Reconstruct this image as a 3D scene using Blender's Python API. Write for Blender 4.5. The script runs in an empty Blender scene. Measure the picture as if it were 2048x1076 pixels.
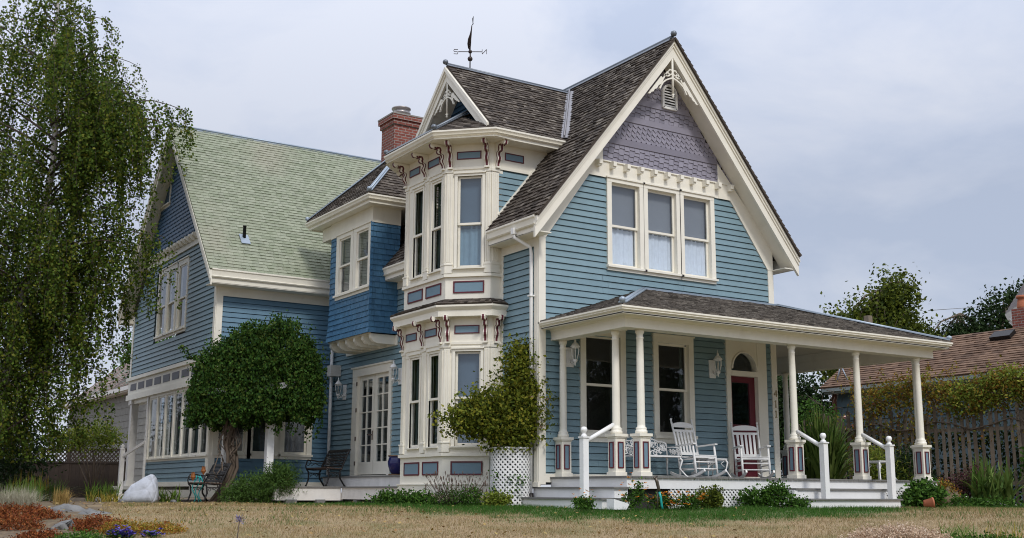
import bpy, math, random
import numpy as np
from mathutils import Vector, Matrix
S = bpy.context.scene
COL = S.collection
R = math.radians
random.seed(7)
rng = np.random.default_rng(11)

# ------------------------------------------------------------------ camera
F_PX, PITCH, YAW, ROLL = 2287.8, .193307, .569931, .0052686
cam_d = bpy.data.cameras.new('camera')
cam_d.sensor_width = 36.0
cam_d.lens = F_PX / 2048 * 36.0
cam_d.clip_start = .1
cam_d.clip_end = 2000
cam = bpy.data.objects.new('camera', cam_d)
COL.objects.link(cam)
_f = Vector((math.sin(YAW) * math.cos(PITCH), math.cos(YAW) * math.cos(PITCH), math.sin(PITCH)))
_r = Vector((math.cos(YAW), -math.sin(YAW), 0))
_u = _r.cross(_f)
_r2 = _r * math.cos(ROLL) + _u * math.sin(ROLL)
_u2 = _u * math.cos(ROLL) - _r * math.sin(ROLL)
CAMLOC = Vector((-12.2028, -18.0647, .2598))
M = Matrix((_r2, _u2, -_f)).transposed().to_4x4()
M.translation = CAMLOC
cam.matrix_world = M
S.camera = cam

# ------------------------------------------------------------------ sky and sun
SUN_EL, SUN_ROT = 46, 186
W = bpy.data.worlds.new('World')
S.world = W
W.use_nodes = True
nt = W.node_tree
nt.nodes.clear()
def N(nt, t, **k):
    n = nt.nodes.new(t)
    for a, b in k.items():
        setattr(n, a, b)
    return n
out = N(nt, 'ShaderNodeOutputWorld')
bg = N(nt, 'ShaderNodeBackground')
bg.inputs['Strength'].default_value = .1
sky = N(nt, 'ShaderNodeTexSky', sky_type='NISHITA')
sky.sun_disc = False
sky.sun_elevation = R(SUN_EL)
sky.sun_rotation = R(SUN_ROT)
tc = N(nt, 'ShaderNodeTexCoord')
mp = N(nt, 'ShaderNodeMapping')
mp.inputs['Scale'].default_value = (1, 1, 1.9)
mp.inputs['Location'].default_value = (.35, .1, .6)
n1 = N(nt, 'ShaderNodeTexNoise')
n1.inputs['Scale'].default_value = 3.6
n1.inputs['Detail'].default_value = 7
n1.inputs['Roughness'].default_value = .56
n1.inputs['Distortion'].default_value = .35
cr = N(nt, 'ShaderNodeValToRGB')
e = cr.color_ramp.elements
e[0].position = .37; e[0].color = (3.9, 4.4, 5.55, 1)
e[1].position = .60; e[1].color = (5.35, 5.6, 6.35, 1)
m_ = cr.color_ramp.elements.new(.48); m_.color = (4.6, 5.0, 6.0, 1)
sep = N(nt, 'ShaderNodeSeparateXYZ')
zr = N(nt, 'ShaderNodeMapRange')          # an overcast sky is brighter overhead
zr.inputs['From Min'].default_value = .25; zr.inputs['From Max'].default_value = 1
zr.inputs['To Min'].default_value = .97; zr.inputs['To Max'].default_value = 2.5
mul = N(nt, 'ShaderNodeVectorMath', operation='SCALE')
mx = N(nt, 'ShaderNodeMix', data_type='RGBA')
mx.inputs['Factor'].default_value = .88
L = nt.links.new
L(tc.outputs['Generated'], mp.inputs['Vector']); L(mp.outputs['Vector'], n1.inputs['Vector'])
dpn = N(nt, 'ShaderNodeVectorMath', operation='DOT_PRODUCT'); dpn.inputs[1].default_value = (.80, -.50, -.75)   # cloud is thinner and bluer to the east
man = N(nt, 'ShaderNodeMath', operation='MULTIPLY_ADD'); man.inputs[1].default_value = -.12
L(tc.outputs['Generated'], dpn.inputs[0]); L(dpn.outputs['Value'], man.inputs[0]); L(n1.outputs['Fac'], man.inputs[2])
L(man.outputs[0], cr.inputs['Fac']); L(tc.outputs['Generated'], sep.inputs[0]); L(sep.outputs['Z'], zr.inputs['Value'])
L(cr.outputs['Color'], mul.inputs[0]); L(zr.outputs['Result'], mul.inputs['Scale'])
L(sky.outputs['Color'], mx.inputs['A']); L(mul.outputs['Vector'], mx.inputs['B'])
L(mx.outputs['Result'], bg.inputs['Color']); L(bg.outputs['Background'], out.inputs['Surface'])
sd = bpy.data.lights.new('sun', 'SUN')
sd.energy = 1.5
sd.angle = R(11)
sd.color = (1, .96, .9)
so = bpy.data.objects.new('sun', sd)
COL.objects.link(so)
_az = R(SUN_ROT)
sdir = Vector((math.sin(_az) * math.cos(R(SUN_EL)), math.cos(_az) * math.cos(R(SUN_EL)), math.sin(R(SUN_EL))))
so.rotation_euler = sdir.to_track_quat('Z', 'Y').to_euler()
S.view_settings.view_transform = 'Standard'
S.view_settings.look = 'None'
S.view_settings.exposure = .33
S.cycles.use_denoising = True
S.cycles.filter_width = 1.05
S.cycles.max_bounces = 8
S.cycles.transparent_max_bounces = 16

# ------------------------------------------------------------------ materials
def mat(name, col, rough=.6, var=.12, scale=6., metal=0., island=None, bump=0., bscale=40., stretch=None, stain=None, spec=.5, sheen=0):
    """procedural paint / wood / stone: base colour broken up by two noises, optional colour per loose piece"""
    m = bpy.data.materials.new(name)
    m.use_nodes = True
    t = m.node_tree
    b = t.nodes['Principled BSDF']
    b.inputs['Roughness'].default_value = rough
    b.inputs['Metallic'].default_value = metal
    b.inputs['Specular IOR Level'].default_value = spec
    lk = t.links.new
    tcn = N(t, 'ShaderNodeTexCoord')
    mpn = N(t, 'ShaderNodeMapping')
    if stretch: mpn.inputs['Scale'].default_value = stretch
    lk(tcn.outputs['Object'], mpn.inputs['Vector'])
    nz = N(t, 'ShaderNodeTexNoise')
    nz.inputs['Scale'].default_value = scale
    nz.inputs['Detail'].default_value = 6
    nz.inputs['Roughness'].default_value = .65
    lk(mpn.outputs['Vector'], nz.inputs['Vector'])
    if island:
        g = N(t, 'ShaderNodeNewGeometry')
        rp = N(t, 'ShaderNodeValToRGB')
        rp.color_ramp.interpolation = 'LINEAR'
        els = rp.color_ramp.elements
        while len(els) < len(island): els.new(.5)
        for i, c in enumerate(island):
            els[i].position = i / (len(island) - 1)
            els[i].color = (*c, 1)
        lk(g.outputs['Random Per Island'], rp.inputs['Fac'])
        base = rp.outputs['Color']
    else:
        rgb = N(t, 'ShaderNodeRGB')
        rgb.outputs[0].default_value = (*col, 1)
        base = rgb.outputs[0]
    mr = N(t, 'ShaderNodeMapRange')
    mr.inputs['From Min'].default_value = .25; mr.inputs['From Max'].default_value = .75
    mr.inputs['To Min'].default_value = 1 - var; mr.inputs['To Max'].default_value = 1 + var
    lk(nz.outputs['Fac'], mr.inputs['Value'])
    vm = N(t, 'ShaderNodeVectorMath', operation='SCALE')
    lk(base, vm.inputs[0]); lk(mr.outputs['Result'], vm.inputs['Scale'])
    colo = vm.outputs['Vector']
    if stain:
        n2 = N(t, 'ShaderNodeTexNoise')
        n2.inputs['Scale'].default_value = stain[1]
        n2.inputs['Detail'].default_value = 4
        ms2 = N(t, 'ShaderNodeMapping'); ms2.inputs['Scale'].default_value = (1, 1, .35)
        lk(tcn.outputs['Object'], ms2.inputs['Vector']); lk(ms2.outputs['Vector'], n2.inputs['Vector'])
        m2 = N(t, 'ShaderNodeMapRange')
        m2.inputs['From Min'].default_value = stain[2]; m2.inputs['From Max'].default_value = stain[2] + .2
        m2.inputs['To Max'].default_value = stain[3]
        lk(n2.outputs['Fac'], m2.inputs['Value'])
        mm = N(t, 'ShaderNodeMix', data_type='RGBA')
        mm.inputs['B'].default_value = (*stain[0], 1)
        lk(m2.outputs['Result'], mm.inputs['Factor']); lk(colo, mm.inputs['A'])
        colo = mm.outputs['Result']
    lk(colo, b.inputs['Base Color'])
    if bump:
        bp = N(t, 'ShaderNodeBump')
        bp.inputs['Strength'].default_value = bump
        bp.inputs['Distance'].default_value = .02
        n3 = N(t, 'ShaderNodeTexNoise')
        n3.inputs['Scale'].default_value = bscale
        n3.inputs['Detail'].default_value = 4
        lk(mpn.outputs['Vector'], n3.inputs['Vector'])
        lk(n3.outputs['Fac'], bp.inputs['Height']); lk(bp.outputs['Normal'], b.inputs['Normal'])
    return m

def leafmat(name, cols, trans=.25, rough=.55):
    m = mat(name, cols[0], max(rough, .65), .15, 3, island=cols, spec=.12)
    t = m.node_tree
    b = t.nodes['Principled BSDF']
    o = t.nodes['Material Output']
    tr = N(t, 'ShaderNodeBsdfTranslucent')
    ms = N(t, 'ShaderNodeMixShader')
    ms.inputs[0].default_value = trans
    src = b.inputs['Base Color'].links[0].from_socket
    t.links.new(src, tr.inputs['Color'])
    t.links.new(b.outputs[0], ms.inputs[1]); t.links.new(tr.outputs[0], ms.inputs[2]); t.links.new(ms.outputs[0], o.inputs['Surface'])
    return m

def glassmat(name, tint=(.86, .9, .92), k=1.0, base=.05):
    m = bpy.data.materials.new(name)
    m.use_nodes = True
    t = m.node_tree
    t.nodes.clear()
    o = N(t, 'ShaderNodeOutputMaterial'); ms = N(t, 'ShaderNodeMixShader')
    tr = N(t, 'ShaderNodeBsdfTransparent'); gl = N(t, 'ShaderNodeBsdfGlossy')
    tr.inputs[0].default_value = (*tint, 1)
    gl.inputs['Roughness'].default_value = .02
    gl.inputs['Color'].default_value = (.95, .97, 1, 1)
    ge = N(t, 'ShaderNodeNewGeometry')            # Schlick reflectance, the same from both sides of the pane
    dt = N(t, 'ShaderNodeVectorMath', operation='DOT_PRODUCT'); t.links.new(ge.outputs['Normal'], dt.inputs[0]); t.links.new(ge.outputs['Incoming'], dt.inputs[1])
    ab = N(t, 'ShaderNodeMath', operation='ABSOLUTE'); t.links.new(dt.outputs['Value'], ab.inputs[0])
    om = N(t, 'ShaderNodeMath', operation='SUBTRACT'); om.inputs[0].default_value = 1; t.links.new(ab.outputs[0], om.inputs[1])
    pw = N(t, 'ShaderNodeMath', operation='POWER'); pw.inputs[1].default_value = 5; t.links.new(om.outputs[0], pw.inputs[0])
    ma = N(t, 'ShaderNodeMath', operation='MULTIPLY_ADD'); ma.use_clamp = True
    ma.inputs[1].default_value = .92; ma.inputs[2].default_value = .055 * k + base
    bp = N(t, 'ShaderNodeBump'); bp.inputs['Strength'].default_value = .04; bp.inputs['Distance'].default_value = .05
    nz = N(t, 'ShaderNodeTexNoise'); nz.inputs['Scale'].default_value = 2.5
    tcn = N(t, 'ShaderNodeTexCoord')
    t.links.new(tcn.outputs['Object'], nz.inputs['Vector']); t.links.new(nz.outputs['Fac'], bp.inputs['Height'])
    t.links.new(bp.outputs['Normal'], gl.inputs['Normal'])
    t.links.new(pw.outputs[0], ma.inputs[0]); t.links.new(ma.outputs[0], ms.inputs[0])
    t.links.new(tr.outputs[0], ms.inputs[1]); t.links.new(gl.outputs[0], ms.inputs[2]); t.links.new(ms.outputs[0], o.inputs[0])
    return m

TRIM = mat('cream_trim_paint', (.80, .765, .665), .45, .05, 3, stain=((.50, .45, .34), 3.2, .60, .22))
WHITE = mat('white_paint', (.80, .80, .79), .4, .05, 4)
GREYW = mat('worn_white_deck_paint', (.70, .68, .65), .6, .1, 5, stain=((.3, .28, .25), 2.2, .58, .5))
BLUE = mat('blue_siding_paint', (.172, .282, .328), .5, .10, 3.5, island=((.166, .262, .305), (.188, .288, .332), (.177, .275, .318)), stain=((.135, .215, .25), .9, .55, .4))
BLUE_SHADED = mat('shaded_blue_siding_paint', (.10, .205, .30), .5, .10, 3.5, island=((.094, .19, .275), (.11, .215, .305), (.10, .203, .288)), stain=((.08, .155, .21), .9, .55, .4))  # same paint as the main siding, with the wing's shade in the colour
ROYAL = mat('royal_blue_shingle_paint', (.05, .145, .26), .5, .18, 9, island=((.042, .125, .23), (.06, .165, .285), (.05, .145, .255)), stretch=(1, 1, .3))
NAVY = mat('dark_blue_shingle_paint', (.04, .115, .22), .5, .15, 6)
MAUVE = mat('mauve_grey_shingle_paint', (.235, .225, .26), .55, .08, 5, island=((.20, .187, .232), (.265, .25, .305), (.235, .22, .27)))
PANEL = mat('grey_blue_panel_paint', (.16, .25, .315), .5, .06, 4)
MAROON = mat('maroon_paint', (.105, .012, .022), .45, .12, 8)
DOORRED = mat('red_door_paint', (.115, .010, .02), .4, .08, 6)
SHAKE = mat('weathered_cedar_shakes', (.1, .09, .08), .9, .35, 9, island=((.026, .019, .014), (.058, .044, .034), (.085, .068, .053), (.042, .031, .023), (.10, .08, .063), (.19, .165, .135)), bump=.5, bscale=60, stretch=(1, 1, 1))
SHAKE2 = mat('pale_porch_shakes', (.15, .13, .11), .95, .4, 9, island=((.05, .042, .034), (.11, .096, .082), (.17, .15, .13), (.08, .068, .056), (.24, .215, .185), (.13, .115, .098)), bump=.5, bscale=60)  # paler colour mix than the main roof shakes
GREENROOF = mat('mossy_green_shingles', (.25, .3, .2), .85, .16, 5, island=((.20, .225, .15), (.235, .26, .18), (.275, .295, .215), (.225, .245, .175)), stain=((.31, .285, .22), .55, .5, .5), bump=.3)
BROWNROOF = mat('brown_composition_shingles', (.2, .12, .08), .9, .2, 4, island=((.085, .047, .028), (.14, .08, .048), (.185, .112, .07), (.115, .065, .04)), bump=.3)
OLDROOF = mat('weathered_patchy_shingles', (.2, .15, .13), .9, .4, 3, island=((.14, .09, .075), (.24, .18, .15), (.32, .27, .24), (.2, .13, .1), (.09, .2, .17)))
FLASH = mat('blue_grey_flashing', (.29, .345, .405), .4, .12, 3, metal=.35)
LEAD = mat('lead_grey_metal', (.15, .17, .195), .45, .1, 6, metal=.5)
DECK = mat('grey_deck_boards', (.17, .165, .155), .7, .2, 6, stretch=(1, 6, 1))
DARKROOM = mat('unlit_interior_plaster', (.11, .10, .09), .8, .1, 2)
GREYBLIND = mat('grey_roller_blind', (.215, .225, .25), .8, .05, 3)
SKYSHEET = mat('sky_reflection_blue', (.09, .135, .185), .8, .08, 2)  # slate blue painted as the sky mirrored in the bay panes
BLUECURT = mat('pale_blue_curtain', (.20, .30, .38), .85, .1, 5)
LACE = mat('white_lace_curtain', (.72, .76, .84), .85, .08, 9)
DKCURT = mat('dark_green_grey_curtain', (.05, .07, .065), .85, .2, 4)
BRICK = None
BLACK = mat('black_cast_iron', (.018, .016, .016), .45, .2, 8, metal=.4)
BRONZE = mat('brown_bench_slats', (.09, .055, .04), .5, .25, 10)
COPPER = mat('dark_bronze_patina', (.05, .038, .033), .5, .3, 8, metal=.6)
STONEW = mat('pale_quartz_stone', (.46, .485, .54), .8, .2, 3, bump=.8, bscale=7, stain=((.24, .25, .28), 5, .55, .75))
STONEG = mat('grey_lichen_stone', (.15, .15, .148), .85, .3, 5, bump=.6, bscale=18, stain=((.25, .245, .23), 3, .52, .6))
CONC = mat('grey_foundation_concrete', (.27, .255, .23), .9, .2, 5, bump=.3)
DARK = mat('dark_gap_backing', (.03, .028, .025), .9, .2, 3)  # near-black backing that keeps gaps dark behind lattice, deck edge and louvres
GREYSHINGLE = mat('pale_grey_wall_shingles', (.21, .205, .185), .8, .15, 4)
GREYBLUE = mat('dull_teal_siding', (.085, .13, .15), .7, .12, 3)
FENCEW = mat('weathered_picket_wood', (.22, .2, .185), .9, .3, 6, island=((.095, .07, .048), (.15, .115, .082), (.21, .172, .13), (.12, .09, .063)))
FENCED = mat('dark_brown_fence_boards', (.07, .045, .032), .85, .25, 5, island=((.035, .024, .018), (.05, .034, .025), (.042, .028, .02)))
TURQ = mat('turquoise_hose', (.02, .36, .33), .35, .1, 6)
COBALT = mat('cobalt_glaze', (.012, .014, .10), .12, .3, 6)
TERRA = mat('terracotta_clay', (.42, .14, .07), .8, .15, 6)
GLASS = glassmat('window_glass', k=1.15, base=.03)
GLASSD = glassmat('porch_window_glass', k=1.0, base=.02)
BARKB = mat('birch_bark', (.42, .39, .35), .85, .3, 4, stain=((.06, .05, .045), 6, .53, .9), stretch=(1, 1, .4))
BARK = mat('grey_brown_bark', (.12, .09, .065), .9, .35, 6, stretch=(1, 1, .3), bump=.6, bscale=20)
VINEBARK = mat('pale_peeling_vine_bark', (.11, .082, .06), .9, .5, 7, stretch=(1, 1, .25), bump=.7, bscale=18)

def brickmat(name, c1, c2, mortar, sc=1):
    m = bpy.data.materials.new(name)
    m.use_nodes = True
    t = m.node_tree
    b = t.nodes['Principled BSDF']
    b.inputs['Roughness'].default_value = .85
    tcn = N(t, 'ShaderNodeTexCoord')
    sp = N(t, 'ShaderNodeSeparateXYZ')
    ad = N(t, 'ShaderNodeMath', operation='SUBTRACT')
    cb = N(t, 'ShaderNodeCombineXYZ')
    bt = N(t, 'ShaderNodeTexBrick')
    bt.inputs['Color1'].default_value = (*c1, 1); bt.inputs['Color2'].default_value = (*c2, 1); bt.inputs['Mortar'].default_value = (*mortar, 1)
    bt.inputs['Scale'].default_value = sc
    bt.inputs['Brick Width'].default_value = .215; bt.inputs['Row Height'].default_value = .075; bt.inputs['Mortar Size'].default_value = .008
    bt.inputs['Bias'].default_value = -.1
    nz = N(t, 'ShaderNodeTexNoise'); nz.inputs['Scale'].default_value = 9
    mr = N(t, 'ShaderNodeMapRange'); mr.inputs['To Min'].default_value = .55; mr.inputs['To Max'].default_value = 1.4
    vm = N(t, 'ShaderNodeVectorMath', operation='SCALE')
    lk = t.links.new
    lk(tcn.outputs['Object'], sp.inputs[0]); lk(sp.outputs['X'], ad.inputs[0]); lk(sp.outputs['Y'], ad.inputs[1])
    lk(ad.outputs[0], cb.inputs['X']); lk(sp.outputs['Z'], cb.inputs['Y']); lk(cb.outputs[0], bt.inputs['Vector'])
    lk(tcn.outputs['Object'], nz.inputs['Vector']); lk(nz.outputs['Fac'], mr.inputs['Value'])
    lk(bt.outputs['Color'], vm.inputs[0]); lk(mr.outputs[0], vm.inputs['Scale']); lk(vm.outputs['Vector'], b.inputs['Base Color'])
    bp = N(t, 'ShaderNodeBump'); bp.inputs['Strength'].default_value = .4; bp.inputs['Distance'].default_value = .01; bp.invert = True
    lk(bt.outputs['Fac'], bp.inputs['Height']); lk(bp.outputs['Normal'], b.inputs['Normal'])
    return m
BRICK = brickmat('red_brick', (.19, .05, .035), (.27, .075, .05), (.30, .27, .24))

# ------------------------------------------------------------------ mesh helpers
class Fr:
    """a wall's own frame: u along the wall (to the right seen from outside), z up, n out of the wall"""
    def __init__(s, ox, oy, ux, uy):
        l = math.hypot(ux, uy)
        s.o = (ox, oy); s.u = (ux / l, uy / l); s.n = (s.u[1], -s.u[0])
    def p(s, u, z, n=0.):
        return (s.o[0] + s.u[0] * u + s.n[0] * n, s.o[1] + s.u[1] * u + s.n[1] * n, z)

class MB:
    def __init__(s):
        s.v = []; s.f = []; s.m = []; s.sm = []; s.mi = 0
    def add(s, pts, faces, smooth=False):
        o = len(s.v)
        s.v.extend([tuple(p) for p in pts])
        for f in faces:
            s.f.append(tuple(i + o for i in f)); s.m.append(s.mi); s.sm.append(smooth)
        return s
    def hexa(s, p):   # 8 points: bottom ring 0-3, top ring 4-7
        return s.add(p, [(3, 2, 1, 0), (4, 5, 6, 7), (0, 1, 5, 4), (1, 2, 6, 5), (2, 3, 7, 6), (3, 0, 4, 7)])
    def box(s, x0, x1, y0, y1, z0, z1):
        return s.hexa([(x0, y0, z0), (x1, y0, z0), (x1, y1, z0), (x0, y1, z0), (x0, y0, z1), (x1, y0, z1), (x1, y1, z1), (x0, y1, z1)])
    def fbox(s, F, u0, u1, z0, z1, n0, n1):
        return s.hexa([F.p(u0, z0, n1), F.p(u1, z0, n1), F.p(u1, z0, n0), F.p(u0, z0, n0), F.p(u0, z1, n1), F.p(u1, z1, n1), F.p(u1, z1, n0), F.p(u0, z1, n0)])
    def ring2(s, a, b, caps=True):
        k = len(a)
        fs = [(i, (i + 1) % k, k + (i + 1) % k, k + i) for i in range(k)]
        if caps: fs += [tuple(range(k - 1, -1, -1)), tuple(range(k, 2 * k))]
        return s.add(list(a) + list(b), fs)
    def fprism(s, F, pts, n0, n1):       # outline in the wall plane, extruded out of it
        return s.ring2([F.p(u, z, n0) for u, z in pts], [F.p(u, z, n1) for u, z in pts])
    def fprof(s, F, pts, u0, u1):        # (n, z) profile run along the wall
        return s.ring2([F.p(u0, z, n) for n, z in pts], [F.p(u1, z, n) for n, z in pts])
    def sweep(s, path, prof, closed=False):  # (offset, z) profile mitred along a path in plan
        k = len(path); rings = []
        def nrm(a, b):
            d = (b[0] - a[0], b[1] - a[1]); l = math.hypot(*d); return (d[1] / l, -d[0] / l)
        for i, p in enumerate(path):
            n1_ = nrm(path[i - 1], p) if i else None
            n2_ = nrm(p, path[i + 1]) if i < k - 1 else None
            if n1_ and n2_:
                q = 1 + n1_[0] * n2_[0] + n1_[1] * n2_[1]
                n_ = ((n1_[0] + n2_[0]) / q, (n1_[1] + n2_[1]) / q)
            else: n_ = n1_ or n2_
            rings.append([(p[0] + n_[0] * o, p[1] + n_[1] * o, z) for o, z in prof])
        m = len(prof); pts = [q for r_ in rings for q in r_]; fs = []
        for i in range(k - 1):
            for j in range(m):
                fs.append((i * m + j, i * m + (j + 1) % m, (i + 1) * m + (j + 1) % m, (i + 1) * m + j))
        fs += [tuple(range(m - 1, -1, -1)), tuple(range((k - 1) * m, k * m))]
        return s.add(pts, fs)
    def tube(s, path, r, n=8, caps=True):
        path = [Vector(p) for p in path]; k = len(path)
        rs = r if isinstance(r, (list, tuple)) else [r] * k
        pts = []; prev = None
        for i, p in enumerate(path):
            d = (path[min(i + 1, k - 1)] - path[max(i - 1, 0)]).normalized()
            if prev is None:
                a = Vector((0, 0, 1)) if abs(d.z) < .9 else Vector((1, 0, 0))
                prev = d.cross(a).normalized()
            x = (prev - d * prev.dot(d)).normalized(); prev = x; y = d.cross(x)
            for j in range(n):
                t = 2 * math.pi * j / n
                pts.append(p + (x * math.cos(t) + y * math.sin(t)) * rs[i])
        fs = [(i * n + j, i * n + (j + 1) % n, (i + 1) * n + (j + 1) % n, (i + 1) * n + j) for i in range(k - 1) for j in range(n)]
        s.add(pts, fs, True)
        if caps:
            o = len(s.v) - len(pts)
            for idx in (range(n - 1, -1, -1), range((k - 1) * n, k * n)):
                s.f.append(tuple(o + q for q in idx)); s.m.append(s.mi); s.sm.append(False)
        return s
    def lathe(s, prof, c=(0, 0, 0), n=16, ax=None):
        pts = []
        for r_, z in prof:
            for j in range(n):
                t = 2 * math.pi * j / n
                pts.append((c[0] + r_ * math.cos(t), c[1] + r_ * math.sin(t), c[2] + z))
        k = len(prof)
        fs = [(i * n + j, i * n + (j + 1) % n, (i + 1) * n + (j + 1) % n, (i + 1) * n + j) for i in range(k - 1) for j in range(n)]
        s.add(pts, fs, True)
        o = len(s.v) - len(pts)
        for idx in (range(n - 1, -1, -1), range((k - 1) * n, k * n)):
            s.f.append(tuple(o + q for q in idx)); s.m.append(s.mi); s.sm.append(False)
        return s
    def bar(s, a, b, w, h=None, up=(0, 0, 1)):   # rectangular bar from a to b
        a = Vector(a); b = Vector(b); h = h or w
        d = (b - a).normalized(); x = d.cross(Vector(up))
        if x.length < 1e-4: x = d.cross(Vector((0, 1, 0)))
        x.normalize(); y = x.cross(d)
        c = [(-1, -1), (1, -1), (1, 1), (-1, 1)]
        return s.hexa([a + x * i * w / 2 + y * j * h / 2 for i, j in c] + [b + x * i * w / 2 + y * j * h / 2 for i, j in c])
    def build(s, name, mats, parent=None, loc=None):
        me = bpy.data.meshes.new(name)
        me.from_pydata(s.v, [], s.f)
        mats = mats if isinstance(mats, (list, tuple)) else [mats]
        for m in mats: me.materials.append(m)
        me.polygons.foreach_set('material_index', s.m)
        me.polygons.foreach_set('use_smooth', s.sm)
        me.update()
        o = bpy.data.objects.new(name, me)
        COL.objects.link(o)
        if parent: o.parent = parent
        if loc: o.location = loc
        return o

def tag(o, label=None, cat=None, group=None, kind=None):
    if label: o['label'] = label
    if cat: o['category'] = cat
    if group: o['group'] = group
    if kind: o['kind'] = kind
    return o
def empty(name, loc, rz=0, label=None, cat=None, group=None):
    o = bpy.data.objects.new(name, None)
    o.empty_display_size = .2
    COL.objects.link(o)
    o.location = loc; o.rotation_euler = (0, 0, rz)
    return tag(o, label, cat, group)
def copy_tree(o, parent=None):
    c = o.copy(); COL.objects.link(c); c.parent = parent
    for ch in [q for q in bpy.data.objects if q.parent == o]: copy_tree(ch, c)
    return c

def cross(poly, z):   # the span of a convex outline at height z
    xs = []
    for i in range(len(poly)):
        (u0, z0), (u1, z1) = poly[i], poly[(i + 1) % len(poly)]
        if z0 == z1:
            if abs(z - z0) < 1e-6: xs += [u0, u1]
        elif min(z0, z1) - 1e-6 <= z <= max(z0, z1) + 1e-6: xs.append(u0 + (u1 - u0) * (z - z0) / (z1 - z0))
    return (min(xs), max(xs)) if xs else None
def clap(mb, F, poly, holes=(), expo=.127, lap=.025, z0=None):
    """lapped boards: each course leans out at its foot and shades the one below"""
    lo = min(p[1] for p in poly); hi = max(p[1] for p in poly)
    z = lo if z0 is None else z0
    while z < hi - .004:
        a, b = max(z, lo), min(z + expo, hi)
        z += expo
        if b - a < .01: continue
        A, B = cross(poly, a + 1e-5), cross(poly, b - 1e-5)
        if not A or not B: continue
        segs = [(A[0], A[1], B[0], B[1])]
        mid = (a + b) / 2
        for h in holes:
            if h[2] - .03 < mid < h[3] + .03:
                ns = []
                for s0, s1, t0, t1 in segs:
                    if h[1] <= min(s0, t0) or h[0] >= max(s1, t1): ns.append((s0, s1, t0, t1)); continue
                    if h[0] > min(s0, t0): ns.append((s0, h[0], t0, h[0]))
                    if h[1] < max(s1, t1): ns.append((h[1], s1, h[1], t1))
                segs = ns
        for s0, s1, t0, t1 in segs:
            # butt joints: long courses are pieced from several boards
            cuts = [0.]; L_ = max(s1 - s0, t1 - t0)
            while cuts[-1] * L_ < L_ - 3.2: cuts.append(cuts[-1] + random.uniform(1.3, 3.6) / L_)
            cuts.append(1.)
            for c0, c1 in zip(cuts, cuts[1:]):
                A0, A1 = s0 + (s1 - s0) * c0, s0 + (s1 - s0) * c1; B0, B1 = t0 + (t1 - t0) * c0, t0 + (t1 - t0) * c1
                if c1 < 1: A1 -= .004; B1 -= .004
                k_ = lap * random.uniform(.88, 1.1)
                # the top edge stops short under the next board's lip, so every lap is an open dark slot
                g_ = .0105 * min(1., L_ * 3)
                mb.add([F.p(A0, a, k_), F.p(A1, a, k_), F.p(B1, b - g_, .002), F.p(B0, b - g_, .002), F.p(A0, a, k_ - .009), F.p(A1, a, k_ - .009)],
                       [(0, 1, 2, 3), (4, 5, 1, 0)])
                mb.add([F.p(A0, a - .03, -.035), F.p(A1 + .006, a - .03, -.035), F.p(B1 + .006, b, -.035), F.p(B0, b, -.035)], [(0, 1, 2, 3)])   # sheathing behind the slots
def rectwall(mb, F, u0, u1, z0, z1, holes, n0=-.08, n1=0.):
    us = sorted({u0, u1, *[h[0] for h in holes], *[h[1] for h in holes]})
    zs = sorted({z0, z1, *[h[2] for h in holes], *[h[3] for h in holes]})
    for a, b in zip(us, us[1:]):
        for c, d in zip(zs, zs[1:]):
            mu, mz = (a + b) / 2, (c + d) / 2
            if a < u0 - 1e-6 or b > u1 + 1e-6 or c < z0 - 1e-6 or d > z1 + 1e-6: continue
            if any(h[0] < mu < h[1] and h[2] < mz < h[3] for h in holes): continue
            mb.fbox(F, a, b, c, d, n0, n1)
def shingles(mb, O, U, Sv, poly, expo=.13, wmin=.08, wmax=.2, th=.022, jit=.012, base=True, gap=.004, rs=None, curl=.0):
    """courses of separate shakes on a roof plane; poly in (u along the eave, s up the slope)"""
    rs = rs or random
    O = Vector(O); U = Vector(U).normalized(); Sv = Vector(Sv).normalized(); Nn = U.cross(Sv).normalized()
    if Nn.z < 0: Nn = -Nn
    P = lambda u, s, n: O + U * u + Sv * s + Nn * n
    if base:
        k = len(poly)
        mb.add([P(u, s, -.005) for u, s in poly] + [P(u, s, -.04) for u, s in poly],
               [tuple(range(k)), tuple(range(2 * k - 1, k - 1, -1))] + [(i, k + i, k + (i + 1) % k, (i + 1) % k) for i in range(k)])
    lo = min(p[1] for p in poly); hi = max(p[1] for p in poly)
    s = lo
    while s < hi - .02:
        e = min(s + expo * 1.12, hi)
        A = cross(poly, s + .01)
        B = cross(poly, min(s + expo, hi) - .002)
        if A and B:
            a0, a1 = min(A[0], B[0]), max(A[1], B[1])
            u = a0
            while u < a1 - .01:
                w = rs.uniform(wmin, wmax)
                v = min(u + w, a1)
                mid = (u + v) / 2
                if max(A[0], B[0]) - w < mid < min(A[1], B[1]) + w:
                    dj = rs.uniform(-jit, jit); t0 = th * rs.uniform(.7, 1.3); t1 = t0 + rs.uniform(-curl, curl)
                    # trim each shake to the plane's raking edges
                    ub0, ub1 = max(u, A[0]), min(v - gap, A[1])
                    ut0, ut1 = max(u, B[0]), min(v - gap, B[1])
                    if ub1 > ub0 or ut1 > ut0:
                        ub1 = max(ub1, ub0); ut1 = max(ut1, ut0)
                        s0 = s + (dj if s > lo + .01 else 0)
                        mb.add([P(ub0, s0, t0), P(ub1, s0, t1), P(ut1, e, .004), P(ut0, e, .004), P(ub0, s0, 0), P(ub1, s0, 0), P(ut1, e, 0), P(ut0, e, 0)],
                               [(0, 1, 2, 3), (4, 5, 1, 0), (5, 6, 2, 1), (7, 4, 0, 3)])
                u = v
        s += expo
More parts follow.
